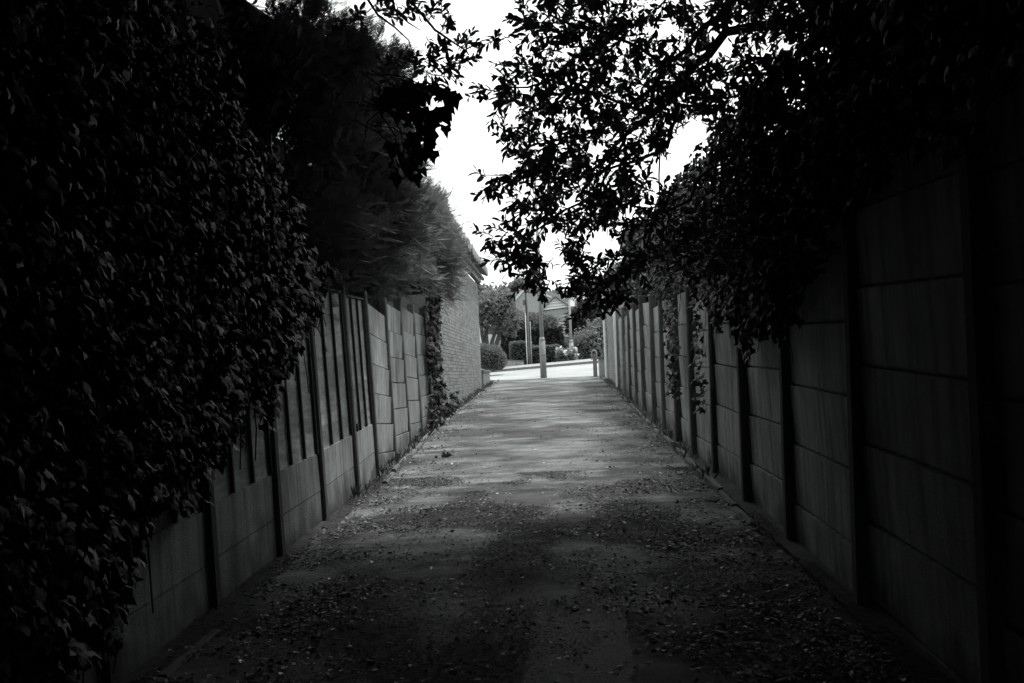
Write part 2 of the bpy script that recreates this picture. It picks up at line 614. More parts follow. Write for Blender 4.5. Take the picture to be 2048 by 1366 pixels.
# edging kerbs, each stone an object of the kerb
for s in (-1, 1):
    k_root = bpy.data.objects.new('kerb', None); link(k_root); k_root['kind'] = 'structure'
    WLOC[k_root.name] = Vector((0, 0, 0))
    y = 1.0
    i = 0
    while y < LANE_END - 0.4:
        x = (-WL(y) + 0.19) if s < 0 else (WR - 0.17)
        x2 = (-WL(y + .9) + 0.19) if s < 0 else (WR - 0.17)
        sink = R.uniform(-0.03, 0.015) - (0.05 if (s < 0 and y < 12) or (s > 0 and y < 9) else 0)
        a = Vector((x + R.uniform(-.012, .012), y, G(0, y) + sink)); b = Vector((x2 + R.uniform(-.012, .012), y + 0.9, G(0, y + .9) + sink + R.uniform(-.01, .01)))
        d = (b - a).normalized(); sd_ = Vector((0, 0, 1)).cross(d).normalized(); up = d.cross(sd_)
        mb = MB()
        L = 0.9
        hw = 0.03
        # rounded top section
        sec = [(-hw, -0.05), (-hw, 0.045), (-hw * .6, 0.062), (hw * .6, 0.062), (hw, 0.045), (hw, -0.05)]
        V = [a + sd_ * u + up * v for u, v in sec] + [b - d * 0.012 + sd_ * u + up * v for u, v in sec]
        F = [tuple(range(5, -1, -1)), tuple(range(6, 12))] + [(q, (q + 1) % 6, 6 + (q + 1) % 6, 6 + q) for q in range(6)]
        mb.add(V, F)
        mb.build('kerb_stone', M['kerb'], k_root)
        y += 0.915
        i += 1

# street beyond
ysr = [LANE_END + 0.4, 43.5, 44.5, 45.5, 46.5, 47.5, 48.5, 49.2]
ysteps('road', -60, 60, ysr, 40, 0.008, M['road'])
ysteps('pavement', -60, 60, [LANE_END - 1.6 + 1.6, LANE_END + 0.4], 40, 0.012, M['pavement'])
V = []
ysteps('far_pavement', -60, 60, [49.32, 50.2, 51.1], 40, 0.1, M['pavement'])
mb = MB()
for i in range(60):
    x = -27 + i * 0.915
    a = Vector((x, 49.26, G(x, 49.26) + 0.035)); b = Vector((x + .9, 49.26, G(x + .9, 49.26) + 0.035))
    d = (b - a).normalized()
    mb.box((a + b) / 2, (.45, .06, .075), (d, Vector((0, 1, 0)), Vector((0, 1, 0)).cross(d) * -1))
o = mb.build('far_kerb', M['kerb']); o['kind'] = 'structure'

# ================================================================== FENCES
def post(parent, x, y, z0, h, wx, wy, lean, mt, lean_y=0.0):
    """square post with chamfered edges and a weathered top; lean in x per metre"""
    sec = [(-1, -.75), (-.75, -1), (.75, -1), (1, -.75), (1, .75), (.75, 1), (-.75, 1), (-1, .75)]
    V = []
    for zz, k in ((0, 1), (h - .015, 1), (h, .8)):
        for a, b in sec:
            V.append((x + a * wx / 2 * k + lean * zz, y + b * wy / 2 * k + lean_y * zz, z0 + zz))
    F = []
    for r in range(2):
        for q in range(8):
            F.append((r * 8 + q, r * 8 + (q + 1) % 8, (r + 1) * 8 + (q + 1) % 8, (r + 1) * 8 + q))
    F.append(tuple(range(16, 24)))
    return mk('post', V, F, mt, parent)


def slab(parent, name, a, b, z0, z1, th, lean, mt, bow=0.0, side=1, tilt=0.0, wob=0.0):
    """upright slab between plan points a, b; z0,z1 = (za, zb) heights at both ends; lean in x per metre above ground"""
    n = 3
    V = []
    ground = G(0, (a[1] + b[1]) / 2)
    for i in range(n):
        t = i / (n - 1)
        x = a[0] + (b[0] - a[0]) * t; y = a[1] + (b[1] - a[1]) * t
        zb = z0[0] + (z0[1] - z0[0]) * t; zt = z1[0] + (z1[1] - z1[0]) * t + (bow if i == 1 else 0)
        for zz, tw in ((zb, -tilt), (zt, tilt)):
            cx = x + lean * (zz - ground) + tw
            V += [(cx - th / 2, y, zz), (cx + th / 2, y, zz)]
    F = []
    for i in range(n - 1):
        o = i * 4
        F += [(o, o + 4, o + 6, o + 2), (o + 1, o + 3, o + 7, o + 5), (o + 2, o + 6, o + 7, o + 3), (o, o + 1, o + 5, o + 4)]
    b8 = len(V)
    k = 0.012
    e0 = [V[0], V[1], V[(n - 1) * 4 + 1], V[(n - 1) * 4]]
    cx0 = (e0[0][0] + e0[1][0]) / 2 - side * .008; cx1 = (e0[2][0] + e0[3][0]) / 2 - side * .008
    q4 = [(cx0 - k, e0[0][1]), (cx0 + k, e0[1][1]), (cx1 + k, e0[2][1]), (cx1 - k, e0[3][1])]
    zz4 = [e0[0][2], e0[1][2], e0[2][2], e0[3][2]]
    V += [(q4[i][0], q4[i][1], zz4[i] - .04) for i in range(4)] + [(q4[i][0], q4[i][1], zz4[i] + .01) for i in range(4)]
    F += [(b8, b8 + 1, b8 + 5, b8 + 4), (b8 + 2, b8 + 3, b8 + 7, b8 + 6), (b8 + 1, b8 + 2, b8 + 6, b8 + 5), (b8 + 3, b8, b8 + 4, b8 + 7)]
    F += [(0, 2, 3, 1), ((n - 1) * 4, (n - 1) * 4 + 1, (n - 1) * 4 + 3, (n - 1) * 4 + 2)]
    return mk(name, V, F, mt, parent)


LEAN_L, LEAN_R = -0.035, 0.015

# ---- left fence, timber panels over concrete gravel boards
LY = [0.1, 1.85, 3.6, 5.3, 6.95, 8.6, 10.25, 11.95, 13.55, 15.45, 17.4, 19.4, 21.4, 23.1]
timber = root('timber_fence', (-2.2, 5.3, G(0, 5.3)), 'waney-lap timber fence on concrete gravel boards, half under ivy along the left of the lane', 'fence')
conc_l = root('concrete_fence', (-2.3, 15.5, G(0, 15.5)), 'pale concrete panel fence between the timber panels and the brick wall', 'fence')
for i, y in enumerate(LY):
    p = timber if y < 13.8 else conc_l
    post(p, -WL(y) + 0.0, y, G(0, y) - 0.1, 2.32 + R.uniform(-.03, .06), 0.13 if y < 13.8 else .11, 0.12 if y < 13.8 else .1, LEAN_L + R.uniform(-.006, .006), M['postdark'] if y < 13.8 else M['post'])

for i in range(len(LY) - 1):
    ya, yb = LY[i] + 0.05, LY[i + 1] - 0.05
    xa, xb = -WL(LY[i]), -WL(LY[i + 1])
    g0, g1 = G(0, ya), G(0, yb)
    til = R.uniform(-.02, .012)
    if LY[i] < 13.4:
        # two gravel boards, then a lap panel
        z = -0.06
        hts = [0.37, 0.335]
        for q, h in enumerate(hts):
            slab(timber, 'gravel_board', (xa, ya), (xb, yb), (g0 + z, g1 + z + til), (g0 + z + h - .008, g1 + z + h - .008 + til), 0.05, LEAN_L, M['concrete'], tilt=R.uniform(-.004, .008))
            z += h
        zb0, zb1 = g0 + z, g1 + z + til
        top = 2.13 - z + R.uniform(-.03, .02)
        # frame with battens = the part; boards are its sub-parts
        ax_y = Vector((xb - xa, yb - ya, zb1 - zb0)); L = ax_y.length; ax_y.normalize()
        up = Vector((LEAN_L, 0, 1)).normalized()
        ax_x = ax_y.cross(up).normalized(); up = ax_x.cross(ax_y).normalized()
        org = Vector((xa + LEAN_L * (z), ya, zb0))
        fm = MB()
        for k in range(4):
            t = (0.03 + k * (L - 0.06) / 3)
            fm.box(org + ax_y * t + up * (top / 2) + ax_x * 0.024, (0.012, 0.016, top / 2), (ax_x, ax_y, up))
            fm.box(org + ax_y * t + up * (top / 2) - ax_x * 0.022, (0.012, 0.02, top / 2), (ax_x, ax_y, up))
        fm.box(org + ax_y * (L / 2) + up * (top + 0.012), (0.035, L / 2, 0.012), (ax_x, ax_y, up))
        fr = fm.build('lap_panel', M['batten'], timber)
        # waney boards: wavy lower edge, each leaning over the one below
        nb = 14
        for q in range(nb):
            zz = top * q / nb
            V = []; ns = 10
            broken = (i == 7 and q == 0)
            for e in range(ns + 1):
                t = e / ns
                if broken and t < 0.3: t = 0.3
                p0 = org + ax_y * (L * t) + up * (zz - 0.012 + 0.012 * fbm((i * 3.1, q * 1.7, t * 5)))
                p1 = org + ax_y * (L * t) + up * (zz + top / nb + 0.01)
                V += [p0 + ax_x * 0.009, p0 + ax_x * 0.001, p1 + ax_x * 0.003, p1 - ax_x * 0.005]
            F = []
            for e in range(ns):
                o_ = e * 4
                F += [(o_, o_ + 4, o_ + 6, o_ + 2), (o_ + 1, o_ + 3, o_ + 7, o_ + 5), (o_, o_ + 1, o_ + 5, o_ + 4), (o_ + 2, o_ + 6, o_ + 7, o_ + 3)]
            mk('board', V, F, M['timber'], fr)
    else:
        z = -0.08
        k = 0
        hts = [0.36, 0.37, 0.37, 0.36, 0.37, 0.37]
        z += R.uniform(-.1, .06) if i > 8 else 0
        til = [-0.14, -0.08, -.1, -.05, -0.02, 0][i - 8] if i - 8 < 6 else 0
        for q, h in enumerate(hts):
            slab(conc_l, 'concrete_panel', (xa, ya), (xb, yb), (g0 + z, g1 + z + til), (g0 + z + h - .018, g1 + z + h - .018 + til), 0.05, LEAN_L, M['concrete'], tilt=R.uniform(.004, .014))
            z += h

# ---- right fence, concrete panels all the way
RY = [-1.35, 0.6, 2.55, 4.5, 6.45, 8.4, 10.3, 12.3, 14.2, 16.1, 18.1, 20.0, 22.3, 24.3, 26.4, 28.8, 31.4]
conc_r = root('concrete_fence', (WR, 4.5, G(0, 4.5)), 'tall concrete post and panel fence running along the whole right side of the lane', 'fence')
RTILT = [0, 0, 0, 0.02, 0.0, -.02, .02, -.02, 0.0, -.03, -.05, 0.03, -.08, -.06, -.1, -.1]
for i, y in enumerate(RY):
    hh = 2.5 if y < 7 else 2.35
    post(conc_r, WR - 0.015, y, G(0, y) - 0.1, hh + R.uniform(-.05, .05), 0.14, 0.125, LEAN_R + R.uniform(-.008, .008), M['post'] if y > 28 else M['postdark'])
for i in range(len(RY) - 1):
    ya, yb = RY[i] + 0.055, RY[i + 1] - 0.055
    g0, g1 = G(0, ya), G(0, yb)
    z = -0.03 + R.uniform(-.1, .04)
    if RY[i] == 4.5: z = 0.06 - .43
    til = RTILT[i]
    jx = R.uniform(-.02, .02); jx2 = R.uniform(-.02, .02)
    nq = 6 if RY[i] < 7 else 5
    if RY[i] == 4.5: nq = 7
    for q in range(nq):
        h = 0.43
        slab(conc_r, 'concrete_panel', (WR + 0.02 + jx, ya), (WR + 0.02 + jx2, yb), (g0 + z, g1 + z + til), (g0 + z + h - .018, g1 + z + h - .018 + til), 0.05, LEAN_R, M['concrete'],
             tilt=R.uniform(-.013, -.003), side=-1)
        z += h

# ================================================================== BRICK BUILDINGS
def brick_wall(parent, x, y0, y1, zb, zt, face, bl=0.4, ch=0.08, mt=None):
    """wall along y at plane x (lane-side face), bricks proud of the mortar; face=+1 faces +x"""
    mb = MB()
    mb.box((x - face * 0.11, (y0 + y1) / 2, (zb + zt) / 2), (0.1, (y1 - y0) / 2, (zt - zb) / 2))
    wl = mb.build('wall', M['mortar'], parent)
    mats = [mt or M['brick']]
    shades = [mat('brick_tone', g, 0.9, 0.25, 22, 5, 0.3, 60, 0.2) for g in (0.19, 0.24, 0.29)]
    bs = [MB(), MB(), MB()]
    nrow = int((zt - zb) / ch)
    for r in range(nrow):
        z = zb + (r + .5) * ch
        y = y0 + (-(bl / 2) if r % 2 else 0)
        while y < y1:
            a = max(y0, y) + 0.006; b = min(y1, y + bl) - 0.006
            if b - a > 0.03:
                k = R.choice((0, 1, 1, 1, 2, 2))
                px_ = x - face * (0.005 + R.uniform(0, .004))
                bs[k].box((px_, (a + b) / 2, z), (0.006, (b - a) / 2, ch / 2 - 0.006))
            y += bl
    for k in range(3):
        o = bs[k].build('bricks', shades[k], parent); o['kind'] = 'stuff'
    return wl


BX = -2.47
garage = root('brick_garage', (BX - 1.5, 29, G(0, 29)), 'pale brick outbuilding with tiled eaves at the left end of the lane', 'outbuilding')
zt = 4.58
brick_wall(garage, BX, 23.4, 36.2, G(0, 22) - 0.1, zt, 1)
mb = MB()
mb.box((BX - 3.2, 36.1, 2.75), (2.98, 0.1, 1.88)); mb.build('end_wall', M['brickfar'], garage); mb = MB()
mb.box((BX - 3.2, 23.5, 2.55), (2.98, 0.1, 2.08))
mb.build('end_wall', M['brickfar'], garage)
mb = MB(); mb.box((BX + 0.03, 29.9, zt + 0.05), (0.03, 6.6, 0.035)); mb.build('soffit_board', M['batten'], garage)
mb = MB(); mb.box((BX + 0.075, 29.9, zt + 0.22), (0.018, 6.65, 0.14)); mb.build('fascia', M['flake'], garage)
mb = MB()
mb.hexa([(BX + .02, 23.1, zt + .34), (BX + .02, 36.6, zt + .34), (BX - 3.2, 36.6, zt + 1.75), (BX - 3.2, 23.1, zt + 1.75)],
        [(BX + .02, 23.1, zt + .40), (BX + .02, 36.6, zt + .40), (BX - 3.2, 36.6, zt + 1.81), (BX - 3.2, 23.1, zt + 1.81)])
mb.hexa([(BX - 3.2, 23.1, zt + 1.75), (BX - 3.2, 36.6, zt + 1.75), (BX - 6.4, 36.6, zt + .4), (BX - 6.4, 23.1, zt + .4)],
        [(BX - 3.2, 23.1, zt + 1.81), (BX - 3.2, 36.6, zt + 1.81), (BX - 6.4, 36.6, zt + .46), (BX - 6.4, 23.1, zt + .46)])
rf = mb.build('roof', M['tile'], garage)
# rolled eaves tiles, one object each
tm = MB()
V = []; F = []
for xx, zz, kk in ((0.0, 0, 1), (-.02, 0, 1.06), (-0.8, .35, 1)):
    for k in range(10):
        t = 2 * math.pi * k / 10
        V.append((xx, .25 * kk * math.cos(t), zz + .15 * kk * math.sin(t)))
F = [tuple(range(10))] + [(a * 10 + k, a * 10 + (k + 1) % 10, a * 10 + 10 + (k + 1) % 10, a * 10 + 10 + k) for a in range(2) for k in range(10)]
tme = mesh_np('eaves_tile', V, F, M['tile'])
for k in range(17):
    o = bpy.data.objects.new('eaves_tile', tme); link(o, rf)
    o.location = Vector((BX + 0.34 + R.uniform(-.015, .015), 23.5 + k * 0.8, zt + 0.42 + R.uniform(-.012, .012))) - WLOC[garage.name]
    o.rotation_euler = (0, 0, R.uniform(-.02, .02))
mb = MB()
mb.tube([(BX + .17, 23.1, zt + .2), (BX + .17, 36.3, zt + .18)], 0.055, 8)
mb.build('gutter', M['darkmetal'], garage)

lw = root('low_wall', (-2.5, 38, G(0, 38)), 'low dark brick garden wall just beyond the brick outbuilding', 'wall')
mb = MB(); mb.box((-2.53, 38.2, G(0, 38) + 0.2), (0.1, 1.75, 0.28)); mb.build('brickwork', M['steeldark'], lw)
mb = MB()
mb.box((-2.53, 38.2, G(0, 38) + 0.51), (0.13, 1.8, 0.03)); mb.build('coping', M['kerb'], lw)

# right brick building with downpipe
outb = root('brick_building', (WR + 1, 35, G(0, 35)), 'brick building with a pale downpipe beyond the last concrete panel on the right', 'building')
brick_wall(outb, WR + 0.02, 31.9, 39.0, G(0, 31) - .1, 4.4, -1)
mb = MB(); mb.box((WR + 3.2, 38.9, 2.8), (2.95, 0.1, 1.6)); mb.build('end_wall', M['brickfar'], outb); mb = MB(); mb.box((WR + 3.2, 32.0, 2.8), (2.95, 0.1, 1.6)); mb.build('end_wall', M['brickfar'], outb)
mb = MB()
mb.hexa([(WR - .2, 31.6, 4.42), (WR - .2, 39.3, 4.42), (WR + 3.2, 39.3, 5.9), (WR + 3.2, 31.6, 5.9)],
        [(WR - .2, 31.6, 4.52), (WR - .2, 39.3, 4.52), (WR + 3.2, 39.3, 6.0), (WR + 3.2, 31.6, 6.0)][::1])
mb.build('roof', M['tile'], outb)
mb = MB(); mb.tube([(WR - .06, 38.8, 1.2), (WR - .06, 38.8, 4.4)], 0.055, 10); mb.build('downpipe', M['white'], outb); mb = MB(); mb.tube([(WR - .06, 31.85, 1.0), (WR - .06, 31.85, 4.4)], 0.05, 10)
mb.build('downpipe', M['white'], outb)
pil = root('gate_pillar', (WR - .1, 41, G(0, 41)), 'short brick pillar with a stone cap at the right end of the lane', 'pillar')
mb = MB(); mb.box((WR - .05, 40.6, G(0, 40.6) + .32), (0.2, .5, .37)); mb.build('brickwork', M['brickfar'], pil)
mb = MB(); mb.box((WR - .05, 40.6, G(0, 40.6) + .72), (0.26, .56, .035)); mb.box((WR + .02, 40.6, G(0, 40.6) + .8), (0.17, .4, .045)); mb.build('cap', M['kerb'], pil)

# ================================================================== STREET FURNITURE
def column(name, px, Y, h, rb, rt, base_h, label, lantern=True, lean=0.0, side=1, bm=None):
    b = base(px, Y)
    r_ = root(name, b, label, 'lamp post')
    m1 = MB(); m1.tube([b + Vector((0, 0, -.1)), b + Vector((lean * base_h, 0, base_h))], [rb, rb * .93], 14)
    m1.tube([b + Vector((lean * base_h * .5, 0, base_h * .62)), b + Vector((lean * base_h * .5, 0, base_h * .635))], rb * 1.04, 14)
    m1.build('base', bm or M['steeldark'], r_, True)
    m1 = MB(); m1.tube([b + Vector((lean * base_h, 0, base_h)), b + Vector((lean * base_h, 0, base_h + rb * 1.1))], [rb * .95, rt * 1.1], 14); m1.build('collar', M['steel'], r_, True)
    m1 = MB()
    top = b + Vector((lean * h, 0, h))
    m1.tube([b + Vector((lean * base_h, 0, base_h + rb)), top], [rt, rt * .62], 12); m1.build('shaft', M['steel'], r_, True)
    if lantern:
        m1 = MB(); m1.tube([top, top + Vector((0, -.1 * 0, .25)), top + Vector((side * .5, 0, .42)), top + Vector((side * 1.1, 0, .45))], [rt * .6, rt * .5, rt * .4, rt * .4], 8)
        m1.build('arm', M['steel'], r_, True)
        m1 = MB(); c = top + Vector((side * 1.4, 0, .44))
        m1.hexa([c + Vector((-.35, -.1, -.06)), c + Vector((.35, -.14, -.08)), c + Vector((.35, .14, -.08)), c + Vector((-.35, .1, -.06))],
                [c + Vector((-.3, -.06, .06)), c + Vector((.3, -.08, .07)), c + Vector((.3, .08, .07)), c + Vector((-.3, .06, .06))])
        m1.build('lantern', M['steel'], r_)
    return r_, b


column('lamp_post', 1087, 42.75, 7.6, 0.125, 0.075, 1.4, 'tall steel lamp post with a thick base in the middle of the lane mouth')
r_, b = column('lamp_post', 1145, 52.5, 2.9, 0.11, 0.07, 0.85, 'slimmer steel post beside the pale flowering bush across the road', lantern=False, bm=M['steel'])
r_['category'] = 'post'
mb = MB(); mb.tube([b + Vector((0, 0, 2.9)), b + Vector((0, 0, 3.3))], [.04, .04], 8)
mb.box(b + Vector((.14, 0, 2.65)), (.1, .04, .14)); mb.build('sign_box', M['white'], r_)

# utility pole with cable guards
b = base(1060, 51.6)
up_ = root('utility_pole', b, 'wooden utility pole with pale cable pipes in front of the clipped hedge', 'utility pole')
mb = MB(); mb.tube([b, b + Vector((0, 0, 3.9))], [.055, .045], 10); mb.build('pole', M['wood'], up_, True)
mb = MB(); mb.tube([b + Vector((-.1, -.06, 0)), b + Vector((-.1, -.06, 2.4))], .02, 8); mb.build('cable_pipe', M['white'], up_, True)
mb = MB(); mb.tube([b + Vector((.1, -.05, 0)), b + Vector((.1, -.05, 2.0))], .022, 8); mb.build('cable_pipe', M['steel'], up_, True)
mb = MB(); mb.tube([b + Vector((-.05, -.05, 2.3)), b + Vector((-.05, -.05, 3.7))], .03, 8); mb.build('cable', M['darkmetal'], up_, True)

# bollard
b = Vector((1.33, 42.1, G(0, 42.1)))
bo = root('bollard', b, 'wooden bollard with a steel loop at its top near the right end of the lane', 'bollard')
mb = MB()
mb.hexa([b + Vector((-.075, -.075, 0)), b + Vector((.075, -.075, 0)), b + Vector((.075, .075, 0)), b + Vector((-.075, .075, 0))],
        [b + Vector((-.07, -.07, .86)), b + Vector((.07, -.07, .86)), b + Vector((.07, .07, .86)), b + Vector((-.07, .07, .86))])
mb.build('post_body', M['wood'], bo)
mb = MB()
pp = []
for k in range(9):
    t = math.pi * k / 8
    pp.append(b + Vector((-.02 - .07 * math.cos(t) * 1.0, -.03, .86 + .1 * math.sin(t))))
mb.tube([b + Vector((-.11, -.09, .62))] + [b + Vector((-.11, -.09, .84))] + [b + Vector((-.02 - .09 * math.cos(math.pi * k / 8), -.09, .86 + .11 * math.sin(math.pi * k / 8))) for k in range(9)] + [b + Vector((.07, -.09, .62))], .022, 8)
mb.build('loop', M['steel'], bo, True)

# ================================================================== HOUSES ACROSS THE ROAD
def xz(pts, Y):
    return [(P(a, b_, Y).x, P(a, b_, Y).z) for a, b_ in pts]


def strip(mbx, p, q, Y0, Y1, t0, t1):
    """thin slab above the line p-q (picture points at depth Y0) from offset t0 to t1, running back to Y1"""
    (x0, z0), (x1, z1) = xz([p, q], Y0)
    d = Vector((x1 - x0, 0, z1 - z0)).normalized(); n = Vector((-d.z, 0, d.x))
    if n.z < 0: n = -n
    a, b_ = Vector((x0, 0, z0)), Vector((x1, 0, z1))
    poly = [a + n * t0, b_ + n * t0, b_ + n * t1, a + n * t1]
    mbx.prism([(v.x, v.z) for v in poly], Y0 if Y1 > Y0 else Y1, max(Y0, Y1))


H1 = 74
hs = root('brick_house', base(1055, H1), 'brick house whose gable with white bargeboards stands behind the tall dark hedge', 'house')
mb = MB(); mb.prism(xz([(995, 745), (995, 640), (1052, 577), (1165, 620), (1165, 745)], H1), H1, H1 + 9); mb.build('wall', M['brickfar'], hs)
mb = MB(); strip(mb, (990, 645), (1052, 576), H1 - .12, H1 + .0, -.02, .14); strip(mb, (1052, 576), (1168, 620), H1 - .12, H1, -.02, .13); mb.build('bargeboard', M['white'], hs)
mb = MB(); strip(mb, (990, 645), (1052, 576), H1 - .25, H1 + 9.2, .14, .3); strip(mb, (1052, 576), (1170, 620), H1 - .25, H1 + 9.2, .13, .33); rf = mb.build('roof', M['tile'], hs)
mb = MB(); mb.prism(xz([(1046, 600), (1054, 600), (1054, 610), (1046, 610)], H1), H1 - .03, H1 - .005); mb.build('window', M['glass'], hs)

H2 = 64
hs = root('white_gabled_house', base(1110, H2), 'house with a white boarded gable and lapped boards below, right of the lamp post', 'house')
mb = MB(); mb.prism(xz([(1086, 735), (1086, 622), (1136, 616), (1136, 735)], H2), H2 + .0, H2 + 7); mb.build('wall', M['brickfar'], hs)
mb = MB(); mb.prism(xz([(1084, 621), (1110, 594), (1138, 614)], H2), H2 - .08, H2 + 7)
gb = mb.build('gable', M['white'], hs)
for k in range(4):
    a = xz([(1086 + k * 5, 616 - k * 6), (1132 - k * 5, 611 - k * 5)], H2)
    mb = MB(); mb.prism([(a[0][0], a[0][1]), (a[1][0], a[1][1]), (a[1][0], a[1][1] + .02), (a[0][0], a[0][1] + .02)], H2 - .1, H2 - .078)
    mb.build('board', M['steel'], gb)
mb = MB(); strip(mb, (1080, 624), (1110, 593), H2 - .3, H2 + 7.3, .02, .12); strip(mb, (1110, 593), (1142, 616), H2 - .3, H2 + 7.3, .02, .12); mb.build('roof', M['tile'], hs)
for k in range(9):
    a = xz([(1118, 630 + k * 6.5), (1136, 628.5 + k * 6.5)], H2)
    mb = MB(); mb.hexa([(a[0][0], H2 - .09, a[0][1] - .16), (a[1][0], H2 - .09, a[1][1] - .16), (a[1][0], H2 - .005, a[1][1] - .16), (a[0][0], H2 - .005, a[0][1] - .16)],
                       [(a[0][0], H2 - .04, a[0][1]), (a[1][0], H2 - .04, a[1][1]), (a[1][0], H2 - .005, a[1][1]), (a[0][0], H2 - .005, a[0][1])])
    mb.build('lap_board', M['timber'], hs)
mb = MB(); mb.prism(xz([(1091, 640), (1099, 639), (1099, 665), (1091, 666)], H2), H2 - .05, H2 - .01); wd = mb.build('window', M['glass'], hs)

H3 = 92
hs = root('tiled_house', base(1135, H3), 'far house whose hipped tiled roof shows above the white gable', 'house')
mb = MB(); mb.prism(xz([(1112, 740), (1112, 603), (1215, 598), (1215, 740)], H3), H3, H3 + 8); mb.build('wall', M['brickfar'], hs)
a = xz([(1108, 604), (1220, 598), (1122, 578), (1200, 574)], H3)
mb = MB(); mb.hexa([(a[0][0], H3 - .4, a[0][1]), (a[1][0], H3 - .4, a[1][1]), (a[1][0], H3 + 8.4, a[1][1]), (a[0][0], H3 + 8.4, a[0][1])],
                   [(a[2][0], H3 + 3.9, a[2][1]), (a[3][0], H3 + 3.9, a[3][1]), (a[3][0], H3 + 4.1, a[3][1]), (a[2][0], H3 + 4.1, a[2][1])]); mb.build('roof', M['tile'], hs)

H4 = 80
hs = root('pale_house', base(975, H4), 'pale rendered house glimpsed between the trunks of the tree on the left', 'house')
mb = MB(); mb.prism(xz([(925, 745), (925, 640), (1003, 640), (1003, 745)], H4), H4, H4 + 8); mb.build('wall', M['white'], hs)
mb = MB(); mb.prism(xz([(975, 668), (1000, 668), (1000, 652), (975, 652)], H4), H4 - .06, H4 - .01); mb.build('window', M['glass'], hs)
mb = MB(); mb.hexa([(xz([(920, 640)], H4)[0][0], H4 - .5, xz([(920, 640)], H4)[0][1]), (xz([(1006, 640)], H4)[0][0], H4 - .5, xz([(1006, 640)], H4)[0][1]),
                    (xz([(1006, 640)], H4)[0][0], H4 + 8.5, xz([(1006, 640)], H4)[0][1]), (xz([(920, 640)], H4)[0][0], H4 + 8.5, xz([(920, 640)], H4)[0][1])],
                   [(xz([(925, 612)], H4)[0][0], H4 + 4, xz([(925, 612)], H4)[0][1]), (xz([(1000, 612)], H4)[0][0], H4 + 4, xz([(1000, 612)], H4)[0][1]),
                    (xz([(1000, 612)], H4)[0][0], H4 + 4.2, xz([(1000, 612)], H4)[0][1]), (xz([(925, 612)], H4)[0][0], H4 + 4.2, xz([(925, 612)], H4)[0][1])])
mb.build('roof', M['tile'], hs)

# ================================================================== FAR PLANTS
def blob_leaves(ells, n, size, tmpl=T_QUAD, shell=0.35, clump=None, bias=(0, 0, .2)):
    """points in a set of ellipsoids, biased towards their surfaces and gathered in clumps"""
    vol = np.array([e[3] * e[4] * e[5] for e in ells]) ** (2 / 3)
    k = N.choice(len(ells), size=n, p=vol / vol.sum())
    E = np.array(ells)[k]
    if clump:
        nc = clump
        kc = N.choice(len(ells), size=nc, p=vol / vol.sum())
        dc = rnd_dir(nc)
        rc = (1 - shell * N.random((nc, 1)) ** 1.5)
        cc = np.array(ells)[kc][:, :3] + dc * rc * np.array(ells)[kc][:, 3:6]
        idx = N.integers(0, nc, n)
        rr = np.array(ells)[kc][idx][:, 3:6].mean(1, keepdims=True) * 0.24
        c = cc[idx] + N.normal(size=(n, 3)) * rr * 0.55
        d = rnd_dir(n) + dc[idx] * .8
    else:
        d = rnd_dir(n)
        rr = 1 - shell * N.random((n, 1)) ** 1.3
        c = E[:, :3] + d * rr * E[:, 3:6]
        d = d + rnd_dir(n) * .7
    sz = size * N.uniform(.6, 1.3, n)
    return c, d + np.array(bias), sz


def core_blob(name, ells, k, parent, mt=None):
    mb = MB()
    for e in ells:
        V = []; F = []
        nu, nv = 10, 7
        for j in range(nv + 1):
            th = math.pi * j / nv
            for i in range(nu):
                ph = 2 * math.pi * i / nu
                d = Vector((math.sin(th) * math.cos(ph), math.sin(th) * math.sin(ph), math.cos(th)))
                s = k * (1 + .25 * noise.noise(d * 2 + Vector(e[:3])))
                V.append((e[0] + d.x * e[3] * s, e[1] + d.y * e[4] * s, e[2] + d.z * e[5] * s))
        for j in range(nv):
            for i in range(nu):
                F.append((j * nu + i, (j + 1) * nu + i, (j + 1) * nu + (i + 1) % nu, j * nu + (i + 1) % nu))
        mb.add(V, F)
    return mb.build(name, mt or M['core'], parent)


def bush(name, label, cat, ells, n, size, mt, clump=None, core=.72, group=None, corem=None):
    lo = min(e[2] - e[5] for e in ells)
    r_ = root(name, (ells[0][0], ells[0][1], lo), label, cat, group)
    c, d, s = blob_leaves(ells, n, size, clump=clump)
    if core: core_blob('solid_core', ells, core, r_, corem)
    leaves('foliage', c, d, s, T_QUAD, mt, r_)
    return r_


def ell(px, py, Y, rx, rz, ry=None):
    """ellipsoid centred at picture point, radii in picture pixels"""
    p = P(px, py, Y); k = Y / FPX
    return (p.x, p.y, p.z, rx * k, (ry if ry else rx * k), rz * k)


